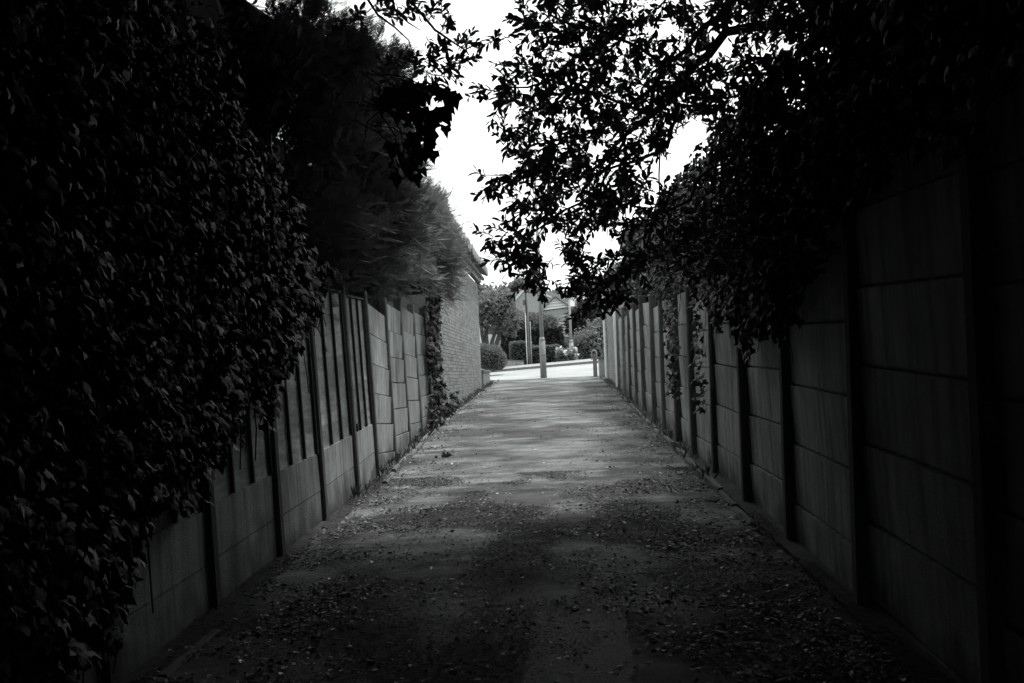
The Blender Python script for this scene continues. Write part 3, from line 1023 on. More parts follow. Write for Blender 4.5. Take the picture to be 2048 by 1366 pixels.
def hedge_box(name, label, pts, Y0, Y1, n, size, mt, cat='hedge'):
    """clipped hedge: box whose front face is given by picture corners (x0,y0)-(x1,y1) at depth Y0"""
    (x0, y0, x1, y1) = pts
    a = P(x0, y1, Y0); b_ = P(x1, y0, Y0)
    X0, X1, Z0, Z1 = a.x, b_.x, min(a.z, G(a.x, Y0)) - .1, b_.z
    r_ = root(name, ((X0 + X1) / 2, (Y0 + Y1) / 2, Z0), label, cat)
    k = 0.06
    mb = MB(); mb.box(((X0 + X1) / 2, (Y0 + Y1) / 2, (Z0 + Z1) / 2), ((X1 - X0) / 2 - k, (Y1 - Y0) / 2 - k, (Z1 - Z0) / 2 - k)); mb.build('solid_core', M['core'], r_)
    A = [(X1 - X0) * (Z1 - Z0), (X1 - X0) * (Y1 - Y0), (Y1 - Y0) * (Z1 - Z0), (Y1 - Y0) * (Z1 - Z0)]
    f = N.choice(4, size=n, p=np.array(A) / sum(A))
    u, v = N.random(n), N.random(n)
    c = np.zeros((n, 3)); d = np.zeros((n, 3))
    for i in range(n):
        wob = .05 * fbm((u[i] * 6, v[i] * 6, f[i] * 3))
        if f[i] == 0: c[i] = (X0 + u[i] * (X1 - X0), Y0 - wob, Z0 + v[i] * (Z1 - Z0)); d[i] = (0, -1, .3)
        elif f[i] == 1: c[i] = (X0 + u[i] * (X1 - X0), Y0 + v[i] * (Y1 - Y0), Z1 + wob); d[i] = (0, 0, 1)
        elif f[i] == 2: c[i] = (X0 + wob, Y0 + u[i] * (Y1 - Y0), Z0 + v[i] * (Z1 - Z0)); d[i] = (-1, 0, .3)
        else: c[i] = (X1 + wob, Y0 + u[i] * (Y1 - Y0), Z0 + v[i] * (Z1 - Z0)); d[i] = (1, 0, .3)
    c += N.normal(size=(n, 3)) * .03
    leaves('foliage', c, d + N.normal(size=(n, 3)) * .6, size * N.uniform(.6, 1.3, n), T_QUAD, mt, r_)
    return r_


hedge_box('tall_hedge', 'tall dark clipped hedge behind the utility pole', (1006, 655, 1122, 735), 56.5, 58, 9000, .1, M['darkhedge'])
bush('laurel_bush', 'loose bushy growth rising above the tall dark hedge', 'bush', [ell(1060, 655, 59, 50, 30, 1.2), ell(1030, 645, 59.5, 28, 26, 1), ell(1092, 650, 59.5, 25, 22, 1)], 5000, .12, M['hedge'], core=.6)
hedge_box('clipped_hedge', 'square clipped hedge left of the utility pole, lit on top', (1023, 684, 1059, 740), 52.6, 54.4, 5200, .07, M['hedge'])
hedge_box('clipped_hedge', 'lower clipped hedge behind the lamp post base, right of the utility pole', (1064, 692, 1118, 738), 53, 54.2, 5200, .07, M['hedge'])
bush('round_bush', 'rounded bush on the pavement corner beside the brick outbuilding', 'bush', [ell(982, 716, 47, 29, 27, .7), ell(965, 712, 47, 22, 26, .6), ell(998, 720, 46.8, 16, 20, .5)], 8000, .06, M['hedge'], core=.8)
fb = bush('flowering_bush', 'pale flowering bush at the foot of the slim steel post', 'bush', [ell(1130, 715, 52, 18, 18, .5), ell(1146, 716, 52.2, 9, 17, .35)], 900, .12, M['hedge'], core=.7)
c, d, s = blob_leaves([ell(1126, 706, 52, 19, 12, .5), ell(1138, 716, 52, 14, 14, .4), ell(1148, 710, 52.2, 9, 17, .35)], 230, .12, shell=.25, clump=26)
leaves('blossom', c, d, s, T_QUAD, M['flower'], fb)
bush('evergreen_shrub', 'dense evergreen shrub behind the bollard at the right', 'shrub', [ell(1180, 700, 55, 36, 42, 1.2), ell(1205, 690, 56, 36, 50, 1.2), ell(1160, 722, 54.5, 22, 20, .8)], 8000, .12, M['hedge'], core=.8, clump=260)
bush('dark_yew', 'dark yew tree above the evergreen shrub on the right', 'tree', [ell(1178, 645, 60, 42, 42, 1.6), ell(1215, 630, 60, 45, 55, 1.6)], 8000, .14, M['darkhedge'], core=.85, clump=220)
bush('white_van_hedge', 'pale leaved low bush below the lapped boards', 'bush', [ell(1125, 690, 58, 22, 14, .8)], 1500, .1, M['tree'], core=.7).name = 'low_bush'
# low board wall and grass in front of hedges
lwb = root('garden_wall', base(1030, 51.4), 'low pale garden wall left of the clipped hedge', 'wall')
a = xz([(1008, 737), (1047, 737), (1047, 723), (1008, 721)], 51.6)
mb = MB(); mb.prism([(a[0][0], a[0][1] - .1), (a[1][0], a[1][1] - .1), a[2], a[3]], 51.6, 51.8); mb.build('wall_face', M['concrete'], lwb)
mb = MB(); mb.prism([(a[3][0] - .02, a[3][1]), (a[2][0] + .02, a[2][1]), (a[2][0] + .02, a[2][1] + .05), (a[3][0] - .02, a[3][1] + .05)], 51.57, 51.83); mb.build('coping', M['kerb'], lwb)


def limb_pts(a, b_, n=6, wob=.1):
    a, b_ = Vector(a), Vector(b_)
    L = (b_ - a).length
    out = []
    for i in range(n + 1):
        t = i / n
        p = a.lerp(b_, t)
        if 0 < i < n:
            p += Vector((R.gauss(0, 1), R.gauss(0, 1), R.gauss(0, .5))) * wob * L * .3
        out.append(p)
    return out


# small multi-stemmed tree on the left of the street
Yt = 51.5
b0 = base(975, Yt)
tr = root('garden_tree', b0, 'small multi-stemmed tree with a rounded crown left of the brick house', 'tree')
mb = MB()
stems = [((970, 730), (964, 668), (958, 620)), ((972, 730), (972, 665), (985, 610)), ((978, 728), (1000, 665), (1012, 615)), ((975, 728), (985, 680), (1000, 640))]
for st in stems:
    pts = [P(x, y, Yt + R.uniform(-.3, .3)) for x, y in st]
    pts = [pts[0], pts[0].lerp(pts[1], .5) + Vector((R.uniform(-.05, .05), 0, 0)), pts[1], pts[1].lerp(pts[2], .5), pts[2]]
    mb.tube(pts, [.13, .11, .09, .06, .03], 7)
    for q in range(5):
        o_ = pts[2].lerp(pts[4], q / 5)
        mb.tube(limb_pts(o_, o_ + Vector((R.uniform(-.8, .8), R.uniform(-.6, .6), R.uniform(.3, 1))), 4), [.035, .03, .02, .015, .008], 5)
mb.build('trunk', M['bark'], tr)
ee = [ell(990, 610, Yt, 40, 30, 1), ell(965, 625, Yt, 26, 28, .8), ell(1010, 632, Yt, 30, 32, .8), ell(1000, 600, Yt, 26, 22, .7), ell(985, 645, Yt, 30, 18, .7), ell(1020, 655, Yt, 16, 22, .5)]
c, d, s = blob_leaves(ee, 9000, .1, shell=.75, clump=330)
leaves('crown', c, d, s, T_QUAD, M['tree'], tr)

# background trees
for (px, py, Y, rx, rz, lab) in [(1045, 585, 100, 26, 28, 'rounded far tree rising behind the brick house gable'), (1000, 600, 110, 45, 28, 'broad far tree behind the small multi-stemmed tree'),
                                 (955, 600, 105, 28, 32, 'far tree showing just right of the brick outbuilding roof'), (1112, 596, 120, 30, 12, 'distant treetops above the brick house roof'),
                                 (1200, 590, 100, 50, 40, 'far tree behind the right end of the lane'), (1160, 600, 110, 30, 20, 'small far tree beside the tiled house')]:
    bb = base(px, Y)
    tr = root('far_tree', bb, lab, 'tree', 'trees behind the houses')
    e = ell(px, py, Y, rx, rz)
    mb = MB(); mb.tube([bb, (e[0], e[1], e[2])], [.3, .15], 7); mb.build('trunk', M['bark'], tr)
    ee = [e] + [ell(px + R.uniform(-.6, .6) * rx, py + R.uniform(-.5, .5) * rz, Y + R.uniform(-1, 1), rx * .5, rz * .5) for _ in range(5)]
    c, d, s = blob_leaves(ee, 3500, .3, shell=.4, clump=160)
    core_blob('solid_core', [e], .7, tr)
    leaves('crown', c, d, s, T_QUAD, M['tree'], tr)
hb = root('background_hedgerow', (0, 130, G(0, 130)), 'long hedgerow of trees closing the view behind all the houses', 'hedgerow')
ee = [(x, 130 + R.uniform(-3, 3), G(0, 130) + 2.5, 5, 4, 4.2 + R.uniform(-1, 1)) for x in range(-60, 61, 6)]
c, d, s = blob_leaves(ee, 14000, .5, shell=.3)
core_blob('solid_core', ee, .85, hb)
leaves('foliage', c, d, s, T_QUAD, M['tree'], hb)

# ================================================================== LEFT SIDE GREENERY
# ---- lit conifer over the concrete fence
def spray_crown(name, label, cat, ells, n, size, mt, core=.7, bias=(0.35, -.1, .25), clump=None, shell=.35, parent=None):
    r_ = parent or root(name, (ells[0][0], ells[0][1], min(G(0, ells[0][1]), ells[0][2] - ells[0][5])), label, cat)
    c, d, s = blob_leaves(ells, n, size, shell=shell, clump=clump)
    dd = d * .7 + rnd_dir(n) * .35 + np.array(bias)
    if core: core_blob('solid_core', ells, core, r_)
    leaves('foliage', c, dd, s, T_FROND, mt, r_, jitter=.5)
    return r_


con_e = [ell(855, 448, 21.5, 30, 44, 1.8), ell(845, 500, 20.5, 55, 55, 2.2), ell(866, 548, 22, 36, 46, 1.8), ell(822, 440, 18, 46, 50, 2.0),
         ell(785, 500, 16.5, 62, 62, 1.6), ell(760, 545, 16, 60, 34, 1.2), ell(700, 535, 15, 60, 36, 1.2), ell(825, 570, 17.5, 40, 28, 1.0)]
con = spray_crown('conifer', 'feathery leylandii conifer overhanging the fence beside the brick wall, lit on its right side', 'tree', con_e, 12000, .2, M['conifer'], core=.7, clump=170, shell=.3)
mb = MB()
for k in range(9):
    a = P(R.uniform(700, 780), R.uniform(545, 570), 14 + R.random())
    b_ = P(R.uniform(700, 800), R.uniform(500, 560), 14.2 + R.random())
    mb.tube(limb_pts(a, b_, 5, .2), [.012, .01, .008, .006, .005, .004], 5)
pw = P(800, 590, 16)
mb.tube([(pw.x - .7, 16, G(0, 16)), (pw.x - .7, 16.2, 4.5)], [.16, .07], 8)
mb.build('branches', M['twig'], con)

# second, darker conifer high behind the ivy
con2_e = [ell(740, 210, 13, 70, 90, 1.8), ell(690, 330, 12.5, 90, 90, 2), ell(640, 150, 12, 70, 150, 1.8), ell(760, 300, 13.5, 50, 90, 1.5), ell(730, 440, 13, 90, 70, 1.8), ell(600, 460, 11, 110, 90, 2), ell(770, 160, 13, 30, 60, 1)]
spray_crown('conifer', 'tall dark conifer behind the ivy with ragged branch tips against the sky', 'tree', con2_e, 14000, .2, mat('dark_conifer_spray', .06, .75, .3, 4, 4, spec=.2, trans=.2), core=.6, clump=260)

# ---- big dark hedge mass along the left fence (near)
hm = root('overgrown_hedge', (-3.4, 4, G(0, 4)), 'towering overgrown dark hedge leaning over the left fence', 'hedge')
he = []
for y in np.arange(-8, 13, 1.5):
    for z in (2.9, 4.4, 6.0, 7.4):
        ox = -2.95 - .1 * (z - 3) + R.uniform(-.15, .15)
        # keep out of the sky gap: right-hand limit in the picture
        he.append((ox - .5, y, z + SL * y, 1.0 + R.uniform(-.1, .15), 1.3, 1.1))
core_blob('solid_core', he, .85, hm)
c, d, s = blob_leaves(he, 42000, .085, shell=.22)
keep = c[:, 0] > -3.6
leaves('foliage', c[keep], d[keep], s[keep], T_LEAF, M['vine'], hm)
mb = MB()
for y in np.arange(-9, 12, 3.0):
    mb.tube([(-3.9, y, G(0, y)), (-3.8, y + .2, 3), (-3.6, y, 7)], [.16, .12, .06], 7)
mb.build('trunk', M['bark'], hm)
# far garden side: solid boxes added so no light comes from behind
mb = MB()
mb.box((-6.2, 1.0, 4.0), (1.6, 12.0, 4.5)); mb.box((-4.6, 17.0, 1.9), (1.0, 6.0, 2.3)); mb.build('solid_core', M['core'], hm)

# ---- ivy curtain hanging over the timber fence
def ivy_bottom(y):
    pts = [(-5, .1), (4.5, .1), (5.3, .28), (6.0, .72), (7.2, .95), (8.5, 1.15), (9.2, 1.45), (9.9, 1.8), (10.6, 2.1), (11.6, 2.3), (13, 2.4)]
    for (a, za), (b, zb) in zip(pts, pts[1:]):
        if a <= y <= b:
            return za + (zb - za) * (y - a) / (b - a)
    return 2.4


iv = root('ivy', (-2.15, 5, G(0, 5) + 2), 'thick ivy curtain hanging down over the near timber fence on the left', 'ivy')
cs = []; ds = []
while len(cs) < 24000:
    y = R.uniform(1.0, 12.6)
    h = R.uniform(.05, 3.6)
    bot = ivy_bottom(y + .35) + .28 * fbm((y * 1.5, 0, 2), 1.0) + .12 * fbm((y * 6, 0, 5))
    if h < bot or h > max(2.35, 3.7 - max(0, y - 6.5) * .45): continue
    dep = min(1, (h - bot) / .8)
    x = -WL(y) + LEAN_L * h + .07 + (.1 + .22 * dep) * R.random() + .1 * dep * fbm((y, h, 0), 1.4, 3)
    cs.append((x, y, h + SL * y)); ds.append((R.gauss(.55, .35), R.gauss(-.1, .5), R.gauss(-.9, .4)))
cs = np.array(cs); ds = np.array(ds)
sz = .025 + .07 * N.random(len(cs)) ** 1.4
front = np.argsort(-(cs[:, 0] + .03 * (6 - cs[:, 1])) + (cs[:, 1] < 4.6) * 5)[:300]
msk = np.ones(len(cs), bool); msk[front] = False
leaves('foliage', cs[msk], ds[msk], sz[msk], T_IVY, M['ivy'], iv, up=(1, -.2, .4))
single_leaves(iv, cs[front], ds[front], sz[front] * 1.1, T_IVY, M['ivy'], up=(1, -.2, .4))
mb = MB()
for k in range(26):
    y = R.uniform(4.5, 10)
    b_ = ivy_bottom(y)
    mb.tube(limb_pts((-WL(y) + .12, y, SL * y + 2.2), (-WL(y) + .14 + R.uniform(-.04, .06), y + R.uniform(-.3, .3), SL * y + b_ - R.uniform(-.1, .15)), 6, .1), .005, 4)
mb.build('stems', M['twig'], iv)['kind'] = 'stuff'
# ivy on the far end of the concrete fence, in front of the brick wall
iv2 = root('ivy', (-2.3, 22, G(0, 22)), 'narrow strand of ivy climbing the last concrete post before the brick wall', 'ivy')
cs = []; ds = []
for k in range(1500):
    h = R.uniform(0, 2.6)
    y = 21.3 + R.gauss(0, .5) * (1.1 if h < .7 else .7) + .3 * fbm((h, 0, 1), 1.5)
    cs.append((-WL(y) + .06 + R.random() * .16, y, h + SL * y)); ds.append((R.gauss(.5, .4), R.gauss(-.2, .5), R.gauss(-.6, .5)))
for k in range(260):
    h = R.uniform(0, .65) * R.random(); y = R.uniform(19.3, 25.5)
    cs.append((-WL(y) + .08 + R.random() * .12, y, h + SL * y)); ds.append((R.gauss(.5, .4), R.gauss(-.2, .5), R.gauss(.2, .5)))
leaves('foliage', np.array(cs), np.array(ds), N.uniform(.05, .12, len(cs)), T_IVY, M['ivy'], iv2, up=(1, -.3, .3))

# ---- broad leaved climber silhouetted against the sky
vn = root('broad_leaved_climber', P(800, 250, 7.5), 'climber with broad drooping leaves silhouetted against the sky on the left', 'climber')
polyA = [(760, 190), (800, 175), (850, 165), (900, 180), (925, 205), (900, 230), (905, 265), (880, 285), (888, 315), (860, 335), (845, 360), (810, 370), (780, 300), (815, 280), (800, 240), (770, 230)]
cc = []
while len(cc) < 95:
    x, y = R.uniform(755, 930), R.uniform(160, 375)
    if in_poly(x, y, polyA): cc.append(P(x - 10, y - 10, R.uniform(6.8, 8.0)))
cc = np.array([tuple(p) for p in cc])
single_leaves(vn, cc, rnd_dir(len(cc), (.3, 0, -1.2), .45), N.uniform(.08, .13, len(cc)), T_IVY, M['vine'], up=(.1, -1, .3), jitter=.35)
mb = MB()
for k in range(10):
    a = P(R.uniform(700, 760), R.uniform(120, 300), 7.4); t = R.choice(polyA)
    mb.tube(limb_pts(a, P(t[0] - 15, t[1] - 10, 7.4), 6, .12), .005, 4)
mb.build('stems', M['twig'], vn)['kind'] = 'stuff'

# branch across the top, left of the sky gap
def twig_sprays(centers, dirs, nleaf, lsize, tw_len, parent, tmpl, mt, tm, up=(0, 0, 1), nsingle=0, droop=.25, wleaf=1):
    LC = []; LD = []; LS = []
    mb = MB()
    for c, d in zip(centers, dirs):
        d = Vector(d).normalized()
        L = tw_len * R.uniform(.6, 1.2)
        pts = []
        p = Vector(c); dd = d.copy()
        for k in range(5):
            pts.append(p.copy()); p += dd * L / 4; dd = (dd + Vector((R.gauss(0, .15), R.gauss(0, .15), R.gauss(0, .15) - droop * .12))).normalized()
        mb.tube(pts, [.0045, .004, .0035, .003, .002], 4, caps=False)
        side = d.cross(Vector((0, 0, 1)))
        if side.length < .1: side = Vector((1, 0, 0))
        side.normalize(); sz_ = d.cross(side)
        ph = R.random() * 6
        for q in range(nleaf):
            t = .15 + .85 * q / (nleaf - 1)
            a = ph + q * 2.4
            i0 = min(3, int(t * 4)); q0 = pts[i0].lerp(pts[i0 + 1], t * 4 - i0)
            o_ = side * math.cos(a) + sz_ * math.sin(a)
            ld = d * (.55 + .5 * t) + o_ * (1.0 - .35 * t) + Vector((R.gauss(0, .2), R.gauss(0, .2), R.gauss(-.1, .2)))
            LC.append(tuple(q0)); LD.append(tuple(ld)); LS.append(lsize * R.uniform(.65, 1.2))
    mb.build('twigs', tm, parent)['kind'] = 'stuff'
    LC = np.array(LC); LD = np.array(LD); LS = np.array(LS)
    if nsingle:
        dist = np.linalg.norm(LC - np.array((0, 0, EYE)), axis=1) / LS
        order = np.argsort(dist)[:nsingle]
        mk_ = np.ones(len(LC), bool); mk_[order] = False
        single_leaves(parent, LC[order], LD[order], LS[order], tmpl, mt, up=up)
        LC, LD, LS = LC[mk_], LD[mk_], LS[mk_]
    leaves('foliage', LC, LD, LS, tmpl, mt, parent, up=up)


br = root('overhanging_branch', P(760, 20, 8), 'leafy branch reaching into the sky gap from the top left', 'branch')
zones = [([(800, 20), (850, 0), (900, 50), (940, 110), (935, 135), (900, 160), (850, 150), (835, 120), (850, 60)], 24),
         ([(735, 5), (830, 0), (850, 20), (800, 45), (760, 40)], 9), ([(925, 75), (1000, 60), (1010, 95), (960, 100)], 5),
         ([(690, 20), (715, 20), (715, 45), (695, 55)], 3), ([(760, 120), (840, 110), (840, 165), (780, 170)], 12)]
cen = []
for poly, n in zones:
    k = 0
    xs = [p[0] for p in poly]; ysq = [p[1] for p in poly]
    while k < n:
        x, y = R.uniform(min(xs), max(xs)), R.uniform(min(ysq), max(ysq))
        if in_poly(x, y, poly): cen.append(P(x, y, R.uniform(7.4, 8.8))); k += 1
twig_sprays(cen, rnd_dir(len(cen), (.5, 0, .1), .8), 10, .075, .16, br, T_LEAF, M['leaf'], M['twig'], nsingle=60)
mb = MB()
for pl in [[(690, -60), (730, -10), (790, 55), (830, 120)], [(700, -80), (800, -20), (870, 60), (930, 100), (990, 75)], [(760, -50), (790, 20), (840, 60)]]:
    pts = [P(x, y, 8) for x, y in pl]
    q = []
    for a, b_ in zip(pts, pts[1:]): q += [a, a.lerp(b_, .5) + Vector((R.uniform(-.03, .03), 0, R.uniform(-.03, .03)))]
    q.append(pts[-1])
    mb.tube(q, [.016 - .013 * k / (len(q) - 1) for k in range(len(q))], 6)
mb.build('limb', M['bark'], br)

# ================================================================== RIGHT SIDE GREENERY
rt = root('overhanging_tree', (3.3, 10, G(0, 10)), 'large small-leaved tree leaning over the lane from the right, dark against the sky', 'tree')
# zones in the picture: polygon, number of sprays, depth range
Z = [
    ([(1060, -20), (1250, -20), (1250, 120), (1180, 150), (1100, 130), (1050, 90), (1015, 100), (1030, 40)], 120),
    ([(1250, -20), (1420, -20), (1450, 60), (1420, 150), (1300, 180), (1250, 120)], 80),
    ([(1420, -20), (1640, -20), (1640, 90), (1560, 60), (1450, 60)], 85),
    ([(1000, 100), (1100, 130), (1180, 150), (1240, 240), (1230, 330), (1150, 320), (1060, 240), (1010, 190)], 95),
    ([(1180, 150), (1330, 150), (1380, 240), (1300, 300), (1240, 340), (1230, 240)], 75),
    ([(1330, 130), (1480, 100), (1560, 120), (1640, 100), (1640, 400), (1560, 400), (1500, 300), (1440, 260), (1380, 240)], 210),
    ([(935, 165), (1000, 150), (1020, 190), (1000, 215), (950, 190)], 10),
    ([(1000, 235), (1060, 235), (1110, 300), (1090, 340), (1030, 320), (985, 290)], 30),
    ([(1030, 325), (1120, 330), (1200, 330), (1230, 400), (1190, 440), (1110, 450), (1030, 430), (990, 400), (1000, 350)], 95),
    ([(1230, 330), (1330, 400), (1450, 420), (1460, 520), (1360, 540), (1260, 470), (1190, 450)], 120),
    ([(945, 340), (985, 355), (1000, 375), (960, 370)], 5),
    ([(965, 470), (1010, 440), (1060, 450), (1095, 520), (1085, 570), (1040, 585), (1010, 550), (975, 510)], 40),
    ([(1100, 470), (1160, 470), (1165, 500), (1120, 510), (1080, 490)], 10),
    ([(1125, 545), (1160, 520), (1230, 510), (1250, 570), (1215, 615), (1180, 620), (1140, 590)], 36),
    ([(1225, 480), (1290, 480), (1300, 540), (1250, 560), (1215, 540)], 22),
    ([(1440, 260), (1500, 300), (1560, 400), (1600, 560), (1480, 560), (1420, 470), (1450, 380)], 130),
]
cen = []
for poly, n in Z:
    n = int(n * 1.25)
    xs = [p[0] for p in poly]; ysq = [p[1] for p in poly]
    k = 0
    while k < n:
        x, y = R.uniform(min(xs), max(xs)), R.uniform(min(ysq), max(ysq))
        if in_poly(x, y, poly): cen.append(P(x + 18, y + 4, R.uniform(7.4, 10.2))); k += 1
twig_sprays(cen, rnd_dir(len(cen), (-.45, -.05, -.15), .75), 11, .074, .17, rt, T_LEAF, M['leaf'], M['twig'], nsingle=300)
# limbs and branches
mb = MB()
B = [([(1900, 40), (1700, 60), (1560, 50), (1450, 65), (1390, 130), (1330, 190), (1290, 240), (1230, 290), (1170, 350)], .055, .012, 9.2),
     ([(1640, -60), (1480, -20), (1400, 60), (1330, 130), (1260, 210), (1200, 250)], .03, .008, 8.6),
     ([(1345, 175), (1350, 240), (1335, 290), (1300, 310), (1240, 330), (1140, 360), (1040, 365), (960, 350)], .02, .004, 8.9),
     ([(1300, 230), (1200, 190), (1100, 160), (1020, 175), (950, 175)], .014, .004, 8.5),
     ([(1250, 280), (1200, 380), (1130, 420), (1060, 470), (1030, 540)], .014, .004, 8.8),
     ([(1330, 130), (1200, 60), (1100, 30), (1050, 50)], .014, .004, 8.3),
     ([(1240, 330), (1250, 420), (1240, 500), (1200, 580)], .012, .004, 9.0),
     ([(1320, 150), (1322, 250), (1318, 350), (1300, 470), (1290, 540)], .009, .004, 8.6),
     ([(1560, 150), (1480, 250), (1430, 330), (1380, 400), (1300, 440), (1200, 450)], .022, .006, 9.4),
     ([(1700, 60), (1640, 200), (1560, 340), (1500, 480)], .03, .008, 9.6)]
for pl, r0, r1, Y in B:
    pts = [P(x, y, Y + .3 * math.sin(i * 1.3)) for i, (x, y) in enumerate(pl)]
    q = []
    for a, b_ in zip(pts, pts[1:]): q += [a, a.lerp(b_, .5) + Vector((R.uniform(-.04, .04), R.uniform(-.05, .05), R.uniform(-.04, .04)))]
    q.append(pts[-1])
    mb.tube(q, [r0 + (r1 - r0) * k / (len(q) - 1) for k in range(len(q))], 7)
mb.build('limb', M['bark'], rt)
mb = MB(); p9 = P(1900, 40, 9.2)
mb.tube([(3.4, 10, .3), (3.3, 9.9, 2.5), (3.1, 9.6, 3.8), tuple(p9)], [.22, .18, .12, .06], 10); mb.build('trunk', M['bark'], rt)

# dark tall hedge along the right, behind the fence
hr = root('overgrown_hedge', (3.4, 4, G(0, 4)), 'dark overgrown hedge towering over the right concrete fence', 'hedge')
he = []
for y in np.arange(-8, 17, 1.4):
    for z in (3.2, 4.6, 6.0, 7.4):
        lim = 1.0 if y < 9 else .85
        if y > 9.2 and z > 3.3: continue
        he.append((2.75 + .12 * (z - 3) + (.25 if y > 10 else 0) + R.uniform(-.1, .1), y, z + SL * y - (.3 if y > 8 else 0), 1.0 * lim, 1.25, 1.05))
core_blob('solid_core', he, .85, hr)
c, d, s = blob_leaves(he, 42000, .08, shell=.25)
keep = c[:, 0] < 3.4
leaves('foliage', c[keep], d[keep], s[keep], T_LEAF, M['vine'], hr)
mb = MB(); mb.box((6.2, -1.5, 4.0), (1.6, 11.0, 4.5)); mb.build('solid_core', M['core'], hr)  # unseen box added to keep out light from the garden side
mb = MB()
for y in np.arange(-9, 12, 3.0):
    mb.tube([(3.7, y, G(0, y)), (3.6, y + .2, 3), (3.5, y, 7)], [.16, .12, .06], 7)
mb.build('trunk', M['bark'], hr)

# ivy and creeper over the right fence
def r_bottom(y):
    pts = [(0, 2.3), (4.8, 2.35), (6.2, 2.2), (6.8, 1.9), (8.2, 1.55), (9.5, 1.55), (11, 1.75), (12.5, 2.0), (14, 2.2), (15, 2.25), (17, 2.2), (20, 2.3)]
    for (a, za), (b, zb) in zip(pts, pts[1:]):
        if a <= y <= b:
            return za + (zb - za) * (y - a) / (b - a)
    return 2.4


iv3 = root('creeper', (WR, 9, 2), 'creeper tumbling over the middle of the right concrete fence', 'climber')
cs = []; ds = []
while len(cs) < 11000:
    y = R.uniform(3.0, 19); h = R.uniform(.8, 3.3)
    bot = r_bottom(y) + .3 * fbm((y * 1.2, 4, 2)) + .12 * fbm((y * 5, 0, 5))
    if h < bot: continue
    dep = min(1, (h - bot) / .8)
    cs.append((WR - .08 - (.08 + .2 * dep) * R.random() + LEAN_R * h, y, h + SL * y)); ds.append((R.gauss(-.5, .4), R.gauss(-.1, .5), R.gauss(-.8, .4)))
for k in range(520):
    y = R.choice((15.3, 15.3, 12.4)) + R.gauss(0, .22); h = R.uniform(.7, 2.3)
    cs.append((WR - .1 - .1 * R.random(), y + .2 * fbm((h, y, 0), 2), h + SL * y)); ds.append((R.gauss(-.5, .4), R.gauss(-.1, .5), R.gauss(-.6, .4)))
leaves('foliage', np.array(cs), np.array(ds), N.uniform(.045, .09, len(cs)), T_IVY, M['ivy'], iv3, up=(-1, -.2, .4))
mb = MB()
for k in range(14):
    y = R.uniform(7, 16); b_ = r_bottom(y)
    mb.tube(limb_pts((WR - .12, y, SL * y + b_ + .5), (WR - .15 - R.random() * .1, y + R.uniform(-.8, .8), SL * y + b_ - R.uniform(.1, .9)), 9, .025), .003, 4)
mb.build('stems', M['twig'], iv3)['kind'] = 'stuff'

# lit shrub over the far part of the right fence
bush('pale_shrub', 'pale leaved shrub spilling over the far right fence above the laurel leaves', 'shrub',
     [ell(1290, 535, 24, 45, 40, 1.6), ell(1330, 550, 21, 45, 40, 1.5), ell(1240, 570, 28, 30, 28, 1.4), ell(1380, 540, 18, 50, 60, 1.5), ell(1270, 480, 25, 30, 25, 1.2)], 9000, .1, M['paleleaf'], core=.75)

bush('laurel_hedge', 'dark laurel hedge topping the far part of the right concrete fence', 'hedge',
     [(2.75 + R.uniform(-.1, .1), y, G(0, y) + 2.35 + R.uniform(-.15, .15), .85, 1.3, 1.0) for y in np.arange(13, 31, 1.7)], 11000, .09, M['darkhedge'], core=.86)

# ---- unseen canopy added overhead and behind the camera, shading the near lane
cp = root('shade_canopy', (4.2, -3, G(0, -3)), 'unseen leaf canopy added over the camera to shade the near lane', 'tree')
ce = []
for y in np.arange(-9, 12.1, 1.2):
    zb_ = max(3.7, 1.6 + .345 * (y + 1.2))
    for x in np.arange(-3.0, 3.8, 1.1):
        ce.append((x, y, zb_ + 1.0 + R.uniform(0, .3), 1.1, 1.2, .9))
for y in (12.6,):
    for x in (-2.7, -1.7, 2.6, 3.6):
        ce.append((x, y, 1.6 + .35 * (y + 1.2) + 1.3, 1.1, 1.2, .9))
c, d, s = blob_leaves(ce, 32000, .13, shell=.5)
leaves('crown', c, d, s, T_LEAF, M['leaf'], cp)
core_blob('solid_core', ce, .8, cp)
mb = MB(); mb.tube([(4.2, -3, -.1), (4.0, -2.8, 3), (2.5, -1, 5.4), (0, 2, 6)], [.3, .25, .15, .08], 10); mb.build('trunk', M['bark'], cp)
# garden hedge closing the lane behind the camera
bh = bush('end_hedge', 'dark hedge at the bend of the lane behind the camera', 'hedge', [(x, -11, 1.5 + z, 1.4, 1.2, 1.5) for x in (-2.5, -.8, .9, 2.6) for z in (0, 2.2, 4)], 6000, .12, M['darkhedge'], core=.9)

# ================================================================== GROUND LITTER
def lane_z(x, y):
    xl, xr = -WL(y) + 0.17, WR - 0.15
    u = min(1, max(0, (x - xl) / (xr - xl)))
    return G(x, y) + 0.012 * (1 - (2 * u - 1) ** 2) + .007


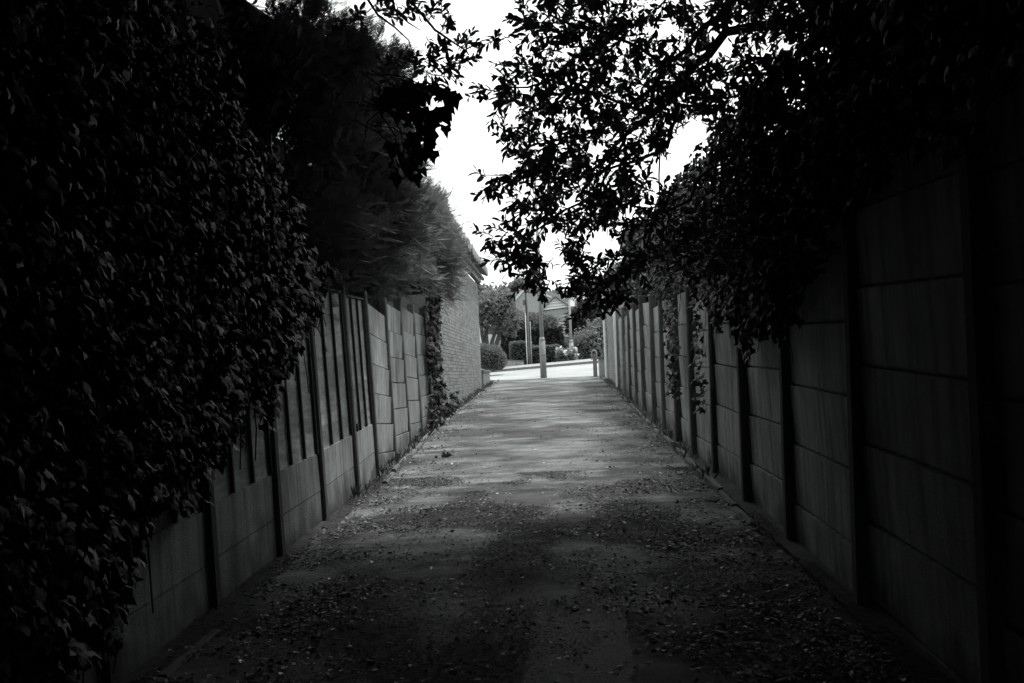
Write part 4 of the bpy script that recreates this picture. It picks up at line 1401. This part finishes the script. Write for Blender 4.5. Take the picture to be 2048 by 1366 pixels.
cs = []; ds = []
while len(cs) < 44000:
    y = 2.5 + 32 * R.random() ** 1.6
    xl, xr = -WL(y) + .08, WR - .08
    x = R.uniform(xl, xr)
    e = min((x - xl) * 1.0, (xr - x) * .75)
    p = 1.3 * math.exp(-max(0, e - .05) / .26) + .018
    if y > 20: p *= .6
    if y < 12: p += .02 + math.exp(-e / (.75 if x > 0 else .6)) * .8
    if R.random() > p * max(0, .75 + 2.6 * fbm((x, y, 0), 1.7)): continue
    cs.append((x, y, lane_z(x, y) + R.random() * .012)); ds.append((R.gauss(0, 1), R.gauss(0, 1), R.gauss(0, .12)))
cs = np.array(cs); ds = np.array(ds)
npale = 2600
leaves('leaf_litter', cs[npale:], ds[npale:], .01 + .034 * N.random(len(cs) - npale) ** 2, T_LITTER, M['litter'], None, up=(0, 0, 1), jitter=.35)
leaves('dry_leaf_litter', cs[:npale] + np.array((0, 0, .008)), ds[:npale], .012 + .035 * N.random(npale) ** 1.8, T_LITTER, M['palelitter'], None, up=(0, 0, 1), jitter=.35)
# larger pale leaves, each its own object
lm = mesh_np('fallen_leaf', T_LITTER[0], [tuple(f) for f in T_LITTER[1]], M['palelitter'])
nl = 0
while nl < 240:
    y = 3.0 + 13 * R.random() ** 1.2
    x = R.uniform(-WL(y) + .2, WR - .15)
    e = min(x + WL(y) - .2, (WR - .15 - x))
    if R.random() > .35 + math.exp(-e / .5): continue
    o = bpy.data.objects.new('fallen_leaf', lm); link(o)
    o.location = (x, y, lane_z(x, y) + .004)
    s_ = R.uniform(.03, .06)
    o.scale = (s_, s_, s_)
    o.rotation_euler = (R.gauss(0, .15), R.gauss(0, .15), R.uniform(0, 6.28))
    if x < -1.3: tag(o, 'small pale dead leaf lying near the left edging of the lane', 'leaf', 'pale fallen leaves near the left edging')
    elif x > .8: tag(o, 'small pale dead leaf lying near the right kerb of the lane', 'leaf', 'pale fallen leaves near the right kerb')
    else: tag(o, 'small pale dead leaf lying on the open middle of the lane', 'leaf', 'pale fallen leaves on the middle of the lane')
    nl += 1

# loose things by the left edging
def stick(a, b_, r, label, name='fallen_stick', mt=None):
    mb = MB(); mb.tube(limb_pts(a, b_, 5, .08), [r, r, r * .9, r * .8, r * .6, r * .4], 6)
    return tag(mb.build(name, mt or M['kerb']), label, 'stick')


def lp(px, py):
    """point on the lane surface seen at picture point"""
    d = ray(px, py)
    t = -(EYE) / (d.z - SL * d.y)
    return Vector((0, 0, EYE)) + d * t


stick(lp(756, 932) + Vector((0, 0, .02)), lp(790, 938) + Vector((0, 0, .03)), .014, 'pale broken stick lying beside the left edging near the timber fence', mt=M['palelitter'])
stick(lp(752, 941) + Vector((0, 0, .02)), lp(776, 921) + Vector((0, 0, .03)), .012, 'second pale stick crossing towards the left fence post', mt=M['palelitter'])
c0 = lp(884, 916)
cl = root('leafy_twig', c0, 'dark curled leafy twig lying on the bright middle of the lane', 'twig')
mb = MB(); mb.tube(limb_pts(c0 + Vector((-.1, 0, .01)), c0 + Vector((.16, .02, .02)), 5, .2), .006, 5); mb.build('stem', M['twig'], cl)
leaves('leaf', np.array([tuple(c0 + Vector((R.uniform(-.1, .1), R.uniform(-.04, .04), .015))) for _ in range(7)]), rnd_dir(7, (0, 0, .4), .7), .09, T_IVY, M['vine'], cl, kind=None)
c0 = lp(1002, 1250)
cl = root('crushed_leaves', c0, 'pale crushed clump of leaves on the patched asphalt nearest the camera', 'leaves')
leaves('leaf', np.array([tuple(c0 + Vector((R.gauss(0, .045), R.gauss(0, .03), .006 + R.random() * .01))) for _ in range(34)]), rnd_dir(34, (0, 0, 0), .7) * np.array((1, 1, .2)), N.uniform(.02, .05, 34), T_LITTER, M['palelitter'], cl, kind=None, jitter=.3)

# weeds in the soil along both edgings
cs = []; ds = []
for k in range(2600):
    y = R.uniform(11, 40); sd_ = R.choice((-1, -1, 1))
    if fbm((y * 1.1, sd_ * 5, 0)) < -.02: continue
    x = -WL(y) + R.uniform(.03, .22) if sd_ < 0 else WR - R.uniform(.05, .24)
    cs.append((x, y, G(0, y) + .03)); ds.append((R.gauss(0, .5), R.gauss(0, .5), 1))
leaves('weeds', np.array(cs), np.array(ds), N.uniform(.04, .16, len(cs)), (T_LEAF[0] * np.array((1, .35, 1)), T_LEAF[1]), M['grass'], None, jitter=1)

# dark crumbs put the tree shade into the near lane, thinning where it opens
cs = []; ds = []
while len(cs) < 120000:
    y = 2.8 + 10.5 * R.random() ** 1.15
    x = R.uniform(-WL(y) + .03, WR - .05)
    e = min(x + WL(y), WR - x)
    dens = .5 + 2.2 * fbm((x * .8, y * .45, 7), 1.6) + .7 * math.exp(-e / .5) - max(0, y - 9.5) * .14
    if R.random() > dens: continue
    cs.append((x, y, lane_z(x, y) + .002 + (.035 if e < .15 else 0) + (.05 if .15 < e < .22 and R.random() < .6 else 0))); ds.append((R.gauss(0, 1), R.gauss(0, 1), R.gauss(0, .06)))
leaves('shade_crumbs', np.array(cs), np.array(ds), N.uniform(.008, .02, len(cs)), T_QUAD, mat('shade_crumbs', .045, .9, .5, 20, 4, spec=.15), None, jitter=.12)
